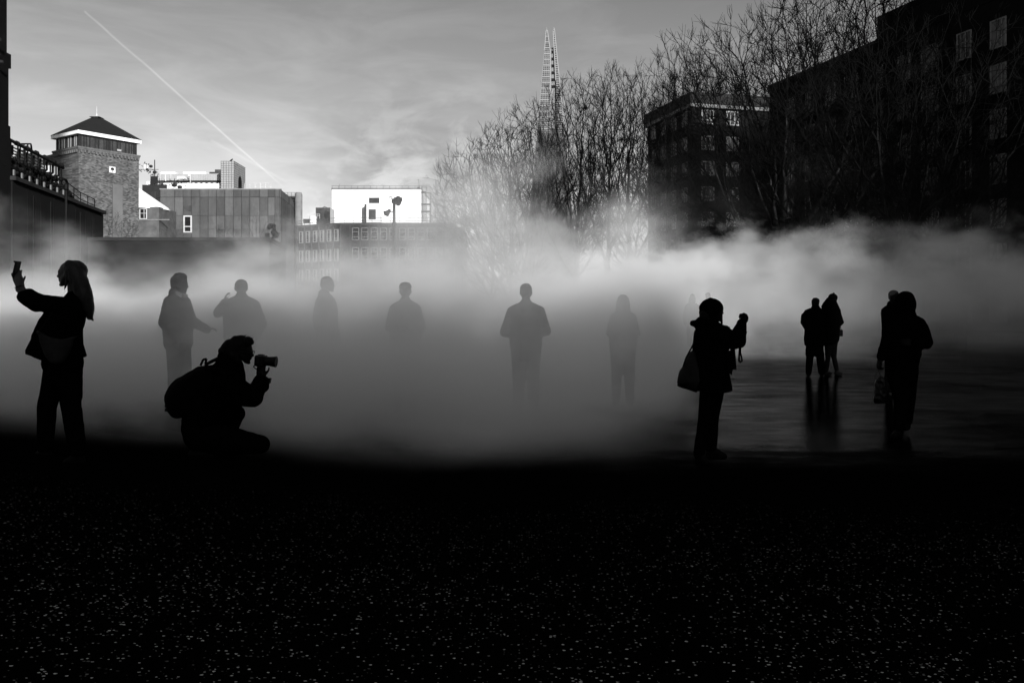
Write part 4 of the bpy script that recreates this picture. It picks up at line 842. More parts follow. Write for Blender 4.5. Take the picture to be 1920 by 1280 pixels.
def hair(parent, fn, m, vox=.009, disp=.006, ds=26, name='hair'):
    h = MB(); fn(h); return link(name, fused(h, vox, 2, disp, ds, 5), m, parent, smooth=True)
def held(name, F, label, cat, group=None):     # a thing carried by figure F: an object of its own, at the figure's place
    return empty(name, F.root.location, label, cat, group)

# 1 the woman photographing with a phone at the left
F = Fig(6.9, 115, 'woman with long hair and open jacket holding a phone up at arms length'); p = F.p
zf = lambda v: v
J = dict(neck=p(139, 556), chest=p(128, 592), pelvis=p(118, 678), shL=p(131, 573, .15), shR=p(134, 574, -.16), elL=p(74, 565, .15), elR=p(69, 569, -.14),
         wrL=p(39, 541, .05), wrR=p(35, 543, -.05), hipL=p(106, 694, .09), hipR=p(128, 694, -.09), knL=p(88, 765, .10), knR=p(133, 768, -.10),
         anL=p(85, 846, .10), anR=p(146, 848, -.10), toL=p(66, 862, .12), toR=p(126, 862, -.12))
def jx(j):
    j.cap(p(139, 585, 0), F.m(21), p(128, 640, 0), F.m(18))
    # the open front of the jacket swings forward, its back hem flares over the hip
    j.loft([(p(0, 670).z, *[p(x, 0).x for x in (72, 157)], 0, .19), (p(0, 655).z, *[p(x, 0).x for x in (62, 153)], 0, .19), (p(0, 628).z, *[p(x, 0).x for x in (66, 146)], 0, .18), (p(0, 600).z, *[p(x, 0).x for x in (79, 156)], 0, .17), (p(0, 575).z, *[p(x, 0).x for x in (96, 158)], 0, .15)])
    for yy_ in (-.16, .16):
        j.add([p(84, 588, yy_), p(120, 588, yy_), p(120, 676, yy_), p(78, 674, yy_), p(46, 661, yy_)]+[p(84, 588, yy_*.84), p(120, 588, yy_*.84), p(120, 676, yy_*.84), p(78, 674, yy_*.84), p(46, 661, yy_*.84)],
              [(0, 1, 2, 3, 4), (9, 8, 7, 6, 5), (0, 5, 6, 1), (1, 6, 7, 2), (2, 7, 8, 3), (3, 8, 9, 4), (4, 9, 5, 0)])
    for q_ in ((-.14, 69, 569, 45, 557), (.15, 74, 565, 47, 553)): j.cap(p(q_[1], q_[2], q_[0]), F.m(16), p(q_[3], q_[4], q_[0]*.6), F.m(13))
def tx(t_):
    t_.cap(p(118, 688, -.02), F.m(26), p(116, 700, -.02), F.m(25)); t_.cap(p(130, 690, -.06), F.m(22), p(136, 740, -.09), F.m(17))
    t_.cap(p(88, 765, .10), F.m(17), p(85, 836, .10), F.m(13)); t_.cap(p(136, 768, -.10), F.m(16), p(146, 832, -.10), F.m(14))
hw = [dict(W=p(37, 541, -.045), dr=(-.22, .1, 1), nrm=(-.35, -1, 0), curl=.16, side=-1, tuck=.35), dict(W=p(39, 540, .05), dr=(-.25, -.1, 1), nrm=(-.4, 1, 0), curl=.2, side=1, tuck=.35)]
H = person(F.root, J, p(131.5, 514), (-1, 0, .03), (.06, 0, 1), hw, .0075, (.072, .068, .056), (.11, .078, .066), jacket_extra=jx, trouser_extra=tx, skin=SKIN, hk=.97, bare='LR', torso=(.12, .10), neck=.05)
def wh(h):
    for y_ in (-1, 0, 1):
        h.cap(p(138, 506, y_*.04), F.m(16), p(149, 528, y_*.045), F.m(16)); h.cap(p(149, 528, y_*.045), F.m(16), p(158, 556, y_*.045), F.m(15))
        h.cap(p(158, 556, y_*.045), F.m(15), p(166, 580, y_*.035), F.m(10)); h.cap(p(166, 580, y_*.035), F.m(10), p(169, 595, y_*.025), F.m(5)); h.cap(p(168, 590, y_*.02), F.m(4), p(175, 601, y_*.02), F.m(1.6), 8)
    h.ell(p(141.5, 508), (F.m(21.5), .092, F.m(20))); h.cap(p(128, 498, -.05), F.m(6.5), p(128, 498, .05), F.m(6.5)); h.cap(p(132, 500, -.05), F.m(12), p(132, 500, .05), F.m(12))
    h.cap(p(121, 538, -.055), .005, p(121, 549, -.06), .005, 8); h.cap(p(128, 515, -.075), F.m(5), p(122, 540, -.062), .006, 8)
hair(F.root, wh, HAIR_L, .008, .005)
e = held('phone', F, 'slim phone held up in both hands by the woman in the open jacket', 'phone')
m = MB(); c_ = p(31, 503); m.box(c_, (.009, .075, .13), 0, 0, R(14)); o = link('case', fused(m, .003, 2), PLASTIC, e, smooth=True)
m = MB(); m.box(c_+Vector((.0075, 0, 0)), (.003, .066, .118), 0, 0, R(14)); m.build('screen', METAL, e)
m = MB(); m.ell(c_+Vector((-.003, -.022, .056)), (.008, .009, .009)); m.build('lens', METAL, e, smooth=True)
e = held('bracelet', F, 'thin dark band around the wrist of the woman with the phone', 'bracelet'); e.name = 'bracelet'
m = MB(); c_ = p(36, 538, -.045); pts = [c_+Vector((math.cos(a)*.031, math.sin(a)*.03, math.cos(a)*.010)) for a in [2*math.pi*i/20 for i in range(21)]]; m.path(pts, .004); m.build('band', LEATHER, e)
e = held('shoulder_bag', F, 'soft crescent bag of dull leather slung at the hip of the long haired woman', 'bag')
m = MB(); ce = p(103, 645, -.245)
for i in range(15):
    u = i/14; x = 71+67*u; yt = 620+10*u+(14*math.sin(math.pi*u)); yb = 622+10*u+44*math.sin(math.pi*u)**.7
    m.cap(p(x, yt+1, -.215-.02*math.sin(math.pi*u)), .014+.02*math.sin(math.pi*u), p(x*.93+103*.07, yb, -.225-.02*math.sin(math.pi*u)), .014+.022*math.sin(math.pi*u), 10)
link('pouch', fused(m, .009, 4, .006, 10), BAGM, e, smooth=True)
m = MB(); m.path([p(138, 632, -.22), p(150, 624, -.12), p(158, 600, -.02), p(150, 575, .08)], .008); m.path([p(72, 624, -.22), p(92, 597, -.19), p(105, 575, -.17), p(122, 560, -.10)], .008); m.build('strap', LEATHER, e)

# 2 the crouching photographer
F = Fig(7.5, 410, 'crouching photographer with a backpack aiming a camera to the right'); p = F.p
FB = F.yf
J = dict(neck=p(428, 690), chest=p(405, 722), pelvis=p(372, 795), shL=p(424, 712, .16), shR=p(420, 714, -.17), elL=p(472, 745, .15), elR=p(474, 742, -.15),
         wrL=p(495, 716, .04), wrR=p(487, 712, -.05), hipL=p(372, 803, .10), hipR=p(376, 808, -.10), knL=p(442, 778, .16), knR=p(488, 826, -.14),
         anL=p(418, FB-14, .16), anR=p(392, FB-12, -.12), toL=p(452, FB-7, .17), toR=p(360, FB-8, -.12))
def jx(j):
    j.cap(p(370, 790, 0), F.m(28), p(405, 725, 0), F.m(36)); j.cap(p(405, 722, 0), F.m(35), p(432, 690, 0), F.m(24)); j.cap(p(430, 722, -.02), F.m(30), p(440, 705, 0), F.m(20))
    j.cap(p(366, 800, -.08), F.m(24), p(390, 770, -.08), F.m(32)); j.cap(p(366, 800, .08), F.m(24), p(390, 770, .08), F.m(32)); j.cap(p(400, 745, .0), F.m(40), p(425, 770, .0), F.m(24))
    j.cap(p(440, 738, -.14), F.m(19), p(474, 741, -.15), F.m(19)); j.cap(p(474, 741, -.15), F.m(18), p(488, 722, -.09), F.m(12)); j.cap(p(476, 738, .14), F.m(18), p(494, 725, .07), F.m(11))
    j.cap(p(418, 668, -.05), F.m(10), p(418, 668, .05), F.m(10)); j.cap(p(422, 680, -.06), F.m(17), p(422, 680, .06), F.m(17)); j.cap(p(440, 692, 0), F.m(16), p(448, 700, 0), F.m(12))
def tx(t_):
    t_.cap(p(370, 800, 0), F.m(29), p(375, 815, 0), F.m(30)); t_.cap(p(375, 812, -.1), F.m(30), p(440, 822, -.12), F.m(24)); t_.cap(p(440, 822, -.12), F.m(24), p(489, 828, -.14), F.m(17))
    t_.cap(p(385, 800, .1), F.m(26), p(440, 780, .16), F.m(19)); t_.cap(p(441, 780, .16), F.m(17), p(425, 835, .16), F.m(12)); t_.cap(p(488, 828, -.14), F.m(16), p(410, FB-16, -.12), F.m(12))
hw = [dict(W=p(494, 712, .03), dr=(.25, -.35, 1), nrm=(1, .5, 0), curl=.45, side=1), dict(W=p(487, 706, -.06), dr=(.1, .2, 1), nrm=(.2, -1, -.1), curl=.55, side=-1)]
H = person(F.root, J, p(454, 659), (1, 0, -.14), (.12, 0, 1), hw, .0075, (.085, .085, .055), (.13, .08, .06), jacket_extra=jx, trouser_extra=tx, hk=.98, torso=(.125, .105))
def wh(h):
    h.ell(p(448, 651), (F.m(22), .095, F.m(23)), (0, R(8), 0)); h.ell(p(434, 654), (F.m(20), .088, F.m(19))); h.ell(p(424, 658), (F.m(14), .07, F.m(11)))
    h.cap(p(465, 640, -.05), F.m(9), p(465, 640, .05), F.m(9)); h.cap(p(470, 642, -.03), F.m(6), p(470, 642, .03), F.m(6)); h.cap(p(440, 665, -.07), F.m(9), p(448, 676, -.06), F.m(5)); h.cap(p(440, 665, .07), F.m(9), p(448, 676, .06), F.m(5))
hair(F.root, wh, HAIR, .008, .007)
rnd = random.Random(4); m = MB()
for i in range(26):
    x = 452+rnd.random()*20; a = p(x, 631+abs(x-455)*.25, rnd.uniform(-.04, .04)); m.tube(a, a+Vector((.01+rnd.random()*.02, rnd.uniform(-.01, .01), .012+rnd.random()*.014)), .0016, .0005, 4)
m.build('stray_hair', HAIR, F.root)
e = held('spectacles', F, 'thin framed spectacles worn by the crouching photographer', 'glasses')
m = MB()
for s_ in (-1, 1):
    pts = [H @ Vector((.098, s_*.033+.024*math.cos(a), .004+.019*math.sin(a))) for a in [2*math.pi*i/16 for i in range(17)]]; m.path(pts, .0022, 5); m.path([H @ Vector((.098, s_*.057, .008)), H @ Vector((.01, s_*.082, .010))], .002, 5)
m.path([H @ Vector((.1, -.009, .006)), H @ Vector((.1, .009, .006))], .002, 5); m.build('frame', METAL, e)
e = held('camera', F, 'black camera with a long lens hood held by the crouching photographer', 'camera')
m = MB(); c_ = p(489, 676, 0); m.box(c_, (.08, .135, .098), 0, 0, R(5)); m.box(c_+Vector((.005, 0, .045)), (.055, .05, .03), 0, 0, R(5)); m.cap(c_+Vector((-.02, -.055, -.02)), .022, c_+Vector((-.02, -.055, .035)), .022)
m.cap(c_+Vector((-.045, 0, .02)), .016, c_+Vector((-.04, 0, .02)), .016); link('camera_body', fused(m, .005, 3), METAL, e, smooth=True)
m = MB(); m.tube(c_+Vector((.03, 0, -.002)), c_+Vector((.10, 0, -.008)), .042, .044, 24); m.tube(c_+Vector((.095, 0, -.008)), c_+Vector((.146, 0, -.012)), .045, .052, 24); m.build('lens', METAL, e)
m = MB(); m.path([p(478, 684, -.06), p(475, 686, -.07), p(481, 691, -.08), p(487, 692, -.07), p(484, 686, -.065), p(478, 684, -.06)], .005); m.build('strap', NYLON, e)
e = held('wristwatch', F, 'chunky wristwatch on the forearm supporting the camera', 'watch')
m = MB(); c_ = p(498, 712, .03); ax = Vector((.25, 0, 1)).normalized(); u = Vector((1, 0, -.25)).normalized()
m.path([c_+u*.034*math.cos(a)+Vector((0, .034*math.sin(a), 0)) for a in [2*math.pi*i/16 for i in range(17)]], .008); m.build('band', NYLON, e)
m = MB(); m.box(c_+u*.04, (.018, .042, .05), 0, 0, R(12)); m.build('dial', METAL, e)
e = held('backpack', F, 'rounded black backpack on the back of the crouching photographer', 'backpack')
m = MB()
for y_ in (-.11, 0, .11):
    k_ = 1 if y_ == 0 else .9
    m.cap(p(380, 712, y_), F.m(27)*k_, p(350, 735, y_), F.m(32)*k_); m.cap(p(350, 733, y_), F.m(31)*k_, p(337, 748, y_), F.m(28)*k_); m.cap(p(337, 746, y_), F.m(27)*k_, p(336, 760, y_), F.m(24)*k_); m.cap(p(345, 752, y_), F.m(26)*k_, p(378, 756, y_), F.m(24)*k_)
m.cap(p(316, 760, 0), .02, p(313, 770, 0), .012)
link('pack', fused(m, .012, 5, .008, 7), NYLON, e, smooth=True)
m = MB(); m.path([p(376, 685, 0), p(381, 674, 0), p(387, 673, 0), p(385, 682, 0)], .011, 8); m.path([p(384, 684, -.1), p(402, 675, -.12), p(414, 669, -.10)], .009, 8); m.path([p(384, 684, .1), p(402, 675, .12), p(414, 669, .10)], .009, 8); m.build('grab_handle', NYLON, e, smooth=True)
m = MB(); m.box(p(312, 768, 0), (.02, .03, .03)); m.box(p(311, 763, .09), (.016, .02, .03)); m.build('buckle', METAL, e)
m = MB()
for y_ in (-.15, .15): m.path([p(386, 690, y_), p(412, 688, y_*1.25), p(432, 712, y_*1.3), p(424, 748, y_*1.25), p(388, 768, y_)], .014, 8)
m.build('shoulder_strap', NYLON, e)

# 3 the woman in the wide coat, phone raised
F = Fig(7.9, 1332, 'woman in flared short coat and knitted hat raising a small phone'); p = F.p; FB = F.yf
J = dict(neck=p(1330, 606), chest=p(1332, 640), pelvis=p(1336, 705), shL=p(1350, 622, .10), shR=p(1318, 625, -.13), elL=p(1384, 640, .05), elR=p(1376, 640, -.12),
         wrL=p(1391, 606, -.05), wrR=p(1390, 610, -.10), hipL=p(1345, 716, .06), hipR=p(1330, 716, -.08), knL=p(1335, 780, .06), knR=p(1322, 782, -.08),
         anL=p(1334, 842, .08), anR=p(1312, 846, -.08), toL=p(1357, 857, .06), toR=p(1325, 862, -.14))
def jx(j):
    Z = lambda y: p(0, y).z; Xx = lambda x: p(x, 0).x
    j.loft([(Z(731), Xx(1300), Xx(1371), 0, .23), (Z(724), Xx(1296), Xx(1370), 0, .235), (Z(705), Xx(1298), Xx(1366), 0, .22), (Z(680), Xx(1299), Xx(1364), 0, .20), (Z(650), Xx(1299), Xx(1364), 0, .18), (Z(625), Xx(1303), Xx(1362), 0, .16), (Z(607), Xx(1313), Xx(1352), 0, .12)])
    j.cap(p(1360, 618, .05), F.m(9), p(1352, 660, .05), F.m(14)); j.cap(p(1378, 640, -.12), F.m(14), p(1390, 623, -.10), F.m(9)); j.cap(p(1384, 640, .05), F.m(13), p(1391, 622, .0), F.m(8))
    j.cap(p(1346, 632, .05), F.m(20), p(1378, 638, .02), F.m(15)); j.cap(p(1370, 642, -.05), F.m(12), p(1378, 644, -.05), F.m(11))
    # fur lined hood lying on the shoulders
    for a in range(9):
        t0 = math.pi*(a/8)+math.pi/2; t1 = math.pi*((a+1)/8)+math.pi/2
        j.cap(Vector((Xx(1324)+math.cos(t0)*.13, math.sin(t0)*.14, Z(606))), .032, Vector((Xx(1324)+math.cos(t1)*.13, math.sin(t1)*.14, Z(606))), .032, 10)
    j.cap(p(1310, 612, -.03), F.m(8), p(1312, 612, .08), F.m(8)); j.cap(p(1309, 600, -.05), F.m(4.5), p(1311, 598, .06), F.m(4.5)); j.cap(p(1305, 622, 0), F.m(4), p(1304, 640, 0), F.m(5))
    j.add([p(1352, 700, -.18), p(1373, 728, -.19), p(1350, 735, -.2), p(1352, 700, .18), p(1373, 728, .19), p(1350, 735, .2)], [(0, 2, 1), (3, 4, 5), (0, 1, 4, 3), (1, 2, 5, 4), (2, 0, 3, 5)])
def tx(t_):
    t_.cap(p(1337, 725, 0), F.m(18), p(1336, 740, 0), F.m(19))
    t_.cap(p(1318, 800, -.08), F.m(11), p(1311, 848, -.08), F.m(11)); t_.cap(p(1334, 790, .06), F.m(11), p(1333, 845, .08), F.m(10))
hw = [dict(W=p(1391, 611, -.05), dr=(.35, .15, 1), nrm=(.7, -1, 0), curl=.95, side=-1), dict(W=p(1391, 609, .0), dr=(.3, -.1, 1), nrm=(.8, .6, 0), curl=.8, side=1)]
H = person(F.root, J, p(1335, 583), (1, -.35, 0), (0, 0, 1), hw, .0075, (.075, .075, .05), (.095, .068, .055), jacket_extra=jx, trouser_extra=tx, hk=.95, torso=(.11, .09))
def wh(h):
    h.ell(p(1333.5, 578), (F.m(22.6), .112, F.m(19))); h.ell(p(1329, 586), (F.m(18), .10, F.m(16))); h.cap(p(1352, 583, -.05), F.m(4), p(1352, 583, .04), F.m(4))
    h.cap(p(1331, 561, 0), F.m(3.5), p(1335, 562, 0), F.m(3.5))
o = hair(F.root, wh, CLOTH, .009, .004, 40, 'knitted_hat')
def wh(h):
    h.cap(p(1350, 585, -.06), F.m(4.5), p(1353.5, 606, -.055), F.m(2.2), 10); h.cap(p(1348, 588, -.05), F.m(5), p(1347, 598, -.05), F.m(3), 10); h.cap(p(1322, 592, -.04), F.m(11), p(1324, 602, -.02), F.m(9)); h.cap(p(1320, 592, .05), F.m(9), p(1322, 602, .04), F.m(8))
hair(F.root, wh, HAIR, .007, .004)
m = MB()
for i in range(13): m.tube(p(1363+.6*i, 655, -.17), p(1364+.75*i, 688+(i*7) % 13, -.19), .006, .004, 5)
m.loft([(p(0, 690).z, p(1363, 0).x, p(1372, 0).x, -.17, .015), (p(0, 640).z, p(1360, 0).x, p(1369, 0).x, -.16, .02), (p(0, 612).z, p(1352, 0).x, p(1362, 0).x, -.12, .02)], 10)
m.build('scarf', CLOTH, F.root)
e = held('phone', F, 'small dark phone gripped in the raised hands of the woman in the flared coat', 'phone')
m = MB(); c_ = p(1397, 597, -.02); m.box(c_, (.012, .12, .065), R(-20), 0, R(8)); link('case', fused(m, .0035, 2), METAL, e, smooth=True)
m = MB(); m.ell(c_+Vector((.008, .03, .012)), (.007, .008, .008)); m.build('lens', METAL, e, smooth=True)
e = held('camera_case', F, 'soft camera case with a looped strap hanging from the forearm beside the flared coat', 'case')
m = MB(); m.box(p(1391, 628, -.03), (.06, .10, .10), 0, 0, R(18)); link('case_body', fused(m, .008, 5), NYLON, e, smooth=True)
m = MB(); q_ = [p(1388, 640, -.05), p(1386, 660, -.05), p(1385.5, 675, -.05), p(1388, 678.5, -.05), p(1391.5, 675, -.05), p(1390, 668, -.05), p(1388, 660, -.05), p(1388.5, 645, -.05)]
for a, b_ in zip(q_, q_[1:]): m.box((a+b_)/2, (.012, .022, (b_-a).length+.006), 0, 0, math.atan2((b_-a).x, (b_-a).z))
m.build('strap', NYLON, e)
e = held('tote_bag', F, 'large slouching tote bag hanging behind the woman in the flared coat', 'bag')
m = MB()
for y_ in (-.06, .06): m.cap(p(1300, 664, y_), F.m(7), p(1283, 700, y_), F.m(9)); m.cap(p(1283, 700, y_), F.m(10), p(1279, 712, y_), F.m(9)); m.cap(p(1287, 706, y_), F.m(10), p(1305, 718, y_), F.m(15)); m.cap(p(1300, 670, y_), F.m(8), p(1305, 710, y_), F.m(18))
m.cap(p(1271, 722, 0), F.m(2.4), p(1305, 733, 0), F.m(3)); m.cap(p(1271, 716, 0), F.m(2.5), p(1300, 722, 0), F.m(8))
link('pouch', fused(m, .009, 4, .004, 9), BAGM, e, smooth=True)
m = MB(); m.path([p(1302, 640, -.08), p(1296, 652, -.09), p(1287, 668, -.09), p(1281, 685, -.08)], .008); m.build('handle', LEATHER, e)

# 4 the hooded walker with a carrier bag
F = Fig(9.7, 1694, 'hooded person walking with a carrier bag in one hand'); p = F.p; FB = F.yf
J = dict(neck=p(1697, 592), chest=p(1694, 620), pelvis=p(1690, 676), shL=p(1670, 606, -.02), shR=p(1724, 606, .02), elL=p(1662, 644, -.06), elR=p(1737, 645, .0),
         wrL=p(1652, 668, -.10), wrR=p(1712, 642, -.16), hipL=p(1678, 688, -.02), hipR=p(1703, 688, .02), knL=p(1690, 748, -.12), knR=p(1703, 750, .06),
         anL=p(1686, FB-15, -.22), anR=p(1700, FB-22, .12), toL=p(1675, FB-7, -.33), toR=p(1694, FB-12, .02))
def jx(j):
    Z = lambda y: p(0, y).z; Xx = lambda x: p(x, 0).x
    j.loft([(Z(672), Xx(1663), Xx(1722), 0, .16), (Z(664), Xx(1660), Xx(1725), 0, .165), (Z(640), Xx(1660), Xx(1724), 0, .16), (Z(612), Xx(1658), Xx(1730), 0, .15), (Z(594), Xx(1672), Xx(1718), 0, .12)])
    j.cap(p(1731, 612, .02), F.m(9), p(1738, 642, 0), F.m(11)); j.cap(p(1737, 642, 0), F.m(11.5), p(1715, 644, -.12), F.m(8)); j.cap(p(1665, 608, -.02), F.m(9), p(1660, 645, -.05), F.m(9)); j.cap(p(1656, 655, -.07), F.m(9), p(1652, 670, -.09), F.m(7))
    j.cap(p(1697, 592, 0), F.m(18), p(1697, 604, 0), F.m(20))
def tx(t_):
    t_.cap(p(1690, 685, 0), F.m(29), p(1692, 700, 0), F.m(27)); t_.cap(p(1700, 700, .02), F.m(20), p(1702, 745, .04), F.m(13)); t_.cap(p(1684, 700, -.03), F.m(20), p(1692, 748, -.1), F.m(13))
hw = [dict(W=p(1650, 672, -.10), dr=(-.15, 0, -1), nrm=(-1, -.2, 0), curl=.75, side=-1, k=1.05), dict(W=p(1711, 642, -.17), dr=(-1, -.2, .1), nrm=(0, -1, .2), curl=.6, side=-1)]
H = person(F.root, J, p(1697, 571), (-.35, -1, -.12), (0, 0, 1), hw, .009, (.075, .068, .052), (.12, .085, .07), jacket_extra=jx, trouser_extra=tx, skin=SKIN_DARK, torso=(.12, .10))
def wh(h):
    h.ell(p(1697.5, 571), (F.m(18.6), .135, F.m(26))); h.cap(p(1697, 585, .02), F.m(17), p(1697, 596, .02), F.m(21)); h.ell(p(1699, 560, .02), (F.m(14), .11, F.m(14)))
hair(F.root, wh, CLOTH, .010, .005, 12, 'hood')
m = MB()
for q_ in ((-.03, 591), (.03, 590)): m.tube(p(1703, q_[1]+2, -.165), p(1708, q_[1]+12, -.17), .008, .006, 6)
m.build('drawstring', CLOTH2, F.root)
e = held('carrier_bag', F, 'crumpled glossy carrier bag hanging from the hand of the hooded walker', 'bag')
m = MB(); Z = lambda y: p(0, y).z; Xx = lambda x: p(x, 0).x
m.loft([(Z(754), Xx(1633), Xx(1657), -.10, .035), (Z(748), Xx(1631), Xx(1658), -.10, .055), (Z(725), Xx(1632), Xx(1659), -.10, .06), (Z(712), Xx(1636), Xx(1656), -.10, .045), (Z(705), Xx(1641), Xx(1651), -.10, .025)])
CARR = mat('glossy_film', .003, .42, .22, .9, 18, .6, 22); link('bag_body', fused(m, .009, 2, .014, 16), CARR, e, smooth=True)
m = MB()
for y_ in (-.13, -.07): m.path([p(1641, 708, y_), p(1644, 698, y_), p(1646, 690, -.10), p(1649, 698, y_), p(1653, 708, y_)], .004)
m.build('handle', CARR, e)

# 5 the couple standing behind the puddle
def simple_hair(root, H, hk, style, m, vox=.012):
    def fn(h):
        s_ = MB()
        if style == 'short': s_.ell((-.014, 0, .045), (.098, .084, .084)); s_.cap((-.05, 0, 0), .065, (-.055, 0, -.03), .05)
        elif style == 'quiff': s_.ell((-.012, 0, .05), (.105, .088, .088)); s_.cap((.05, -.03, .10), .034, (.05, .03, .10), .034); s_.cap((-.04, 0, .0), .075, (-.05, 0, -.04), .05); s_.ell((.0, 0, .125), (.07, .06, .03))
        elif style == 'long':
            s_.ell((-.014, 0, .045), (.105, .092, .090))
            for y in (-1, 0, 1): s_.cap((-.03, y*.05, .0), .06, (-.07, y*.07, -.17), .05)
        elif style == 'beanie': s_.ell((-.012, 0, .055), (.112, .094, .088)); s_.cap((0, 0, .14), .02, (0, 0, .15), .02)
        elif style == 'cap': s_.ell((-.008, 0, .06), (.108, .09, .07)); s_.cap((.09, -.03, .045), .012, (.14, 0, .035), .01); s_.cap((.09, .03, .045), .012, (.14, 0, .035), .01)
        s_.v = [tuple(Vector(v)*hk) for v in s_.v]; put(h, s_, H)
    hair(root, fn, m, vox, .005, 30, {'beanie': 'knitted_hat', 'cap': 'cap'}.get(style, 'hair'))
CP = 'couple standing close together beyond the wet paving'
F = Fig(18, 1527, 'man in a padded jacket standing left in the pair beyond the puddle', group=CP); p = F.p; FB = F.yf
J = dict(neck=p(1529, 580), chest=p(1528, 598), pelvis=p(1528, 640), shL=p(1514, 586, 0), shR=p(1543, 586, 0), elL=p(1507, 604, 0), elR=p(1548, 606, 0), wrL=p(1514, 618, .18), wrR=p(1540, 620, .15),
         hipL=p(1520, 644), hipR=p(1535, 644), knL=p(1518, 674, 0), knR=p(1538, 674, 0), anL=p(1516, FB-6, 0), anR=p(1540, FB-6, 0), toL=p(1513, FB-3, .13), toR=p(1543, FB-3, .13))
def jx(j):
    Z = lambda y: p(0, y).z; Xx = lambda x: p(x, 0).x
    j.loft([(Z(648), Xx(1509.5), Xx(1548), 0, .17), (Z(636), Xx(1508), Xx(1549), 0, .18), (Z(610), Xx(1509), Xx(1549), 0, .18), (Z(590), Xx(1507), Xx(1550), 0, .16), (Z(581), Xx(1517), Xx(1542), 0, .12)])
    j.cap(p(1508, 592), F.m(6), p(1506.5, 603), F.m(5.5)); j.cap(p(1529, 577), F.m(7.5), p(1529, 583), F.m(9))
def tx(t_):
    t_.cap(p(1518, 662), F.m(6.5), p(1516.5, 690), F.m(5.5)); t_.cap(p(1538, 662), F.m(7), p(1540, 690), F.m(6.5)); t_.cap(p(1528, 648), F.m(14), p(1528, 655), F.m(13)); t_.cap(p(1514, 655), F.m(4), p(1516, 664), F.m(6))
hw = [dict(W=p(1514, 619, .19), dr=(1, .2, .1), nrm=(0, 1, 0), curl=.5, side=-1), dict(W=p(1540, 621, .16), dr=(-1, .2, .1), nrm=(0, 1, 0), curl=.5, side=1)]
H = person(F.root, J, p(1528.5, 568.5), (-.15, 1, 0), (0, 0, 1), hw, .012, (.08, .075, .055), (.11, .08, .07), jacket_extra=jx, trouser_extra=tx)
simple_hair(F.root, H, 1., 'short', HAIR)
F = Fig(18.3, 1560, 'taller person in a bobble hat leaning close behind the man in the padded jacket', group=CP); p = F.p; FB = F.yf
J = dict(neck=p(1560, 573), chest=p(1560, 592), pelvis=p(1559, 634), shL=p(1547, 582, 0), shR=p(1570, 581, 0), elL=p(1550, 603, .1), elR=p(1577, 604, 0), wrL=p(1555, 614, .2), wrR=p(1568, 614, .16),
         hipL=p(1553, 640), hipR=p(1564, 640), knL=p(1552, 672, -.02), knR=p(1563, 668, .04), anL=p(1549, FB-6, -.02), anR=p(1569, FB-8, .1), toL=p(1558, FB-3, .08), toR=p(1577, FB-3, .1))
def jx(j):
    Z = lambda y: p(0, y).z; Xx = lambda x: p(x, 0).x
    j.loft([(Z(645), Xx(1544), Xx(1565), 0, .16), (Z(625), Xx(1543), Xx(1571), 0, .17), (Z(600), Xx(1542), Xx(1575), 0, .17), (Z(580), Xx(1543), Xx(1574), 0, .15), (Z(570), Xx(1547), Xx(1570), 0, .12), (Z(562), Xx(1552), Xx(1567), 0, .09)])
    j.cap(p(1545, 575, .05), F.m(5), p(1554, 562, .04), F.m(5)); j.cap(p(1574, 603), F.m(5), p(1578, 604), F.m(4.5))
hw = [dict(W=p(1555, 614, .2), dr=(1, 0, 0), nrm=(0, 1, 0), curl=.5, side=-1), dict(W=p(1569, 614, .16), dr=(-1, 0, 0), nrm=(0, 1, 0), curl=.5, side=1)]
H = person(F.root, J, p(1562, 562), (.9, .5, -.15), (0, 0, 1), hw, .012, (.065, .06, .05), (.09, .062, .048), jm=CLOTH, tm=CLOTH2, jacket_extra=jx)
simple_hair(F.root, H, 1.02, 'beanie', CLOTH)
e = held('handbag', F, 'small black handbag hanging at the hip of the taller person in the bobble hat', 'bag', None)
m = MB(); m.box(p(1573.5, 624), (.11, .16, .15)); link('bag_body', fused(m, .01, 6), LEATHER, e, smooth=True)
m = MB(); m.path([p(1570, 618, -.05), p(1568, 600, -.12), p(1562, 580, -.14)], .007); m.path([p(1577, 618, .05), p(1574, 600, .1), p(1566, 580, .14)], .007); m.build('strap', LEATHER, e)

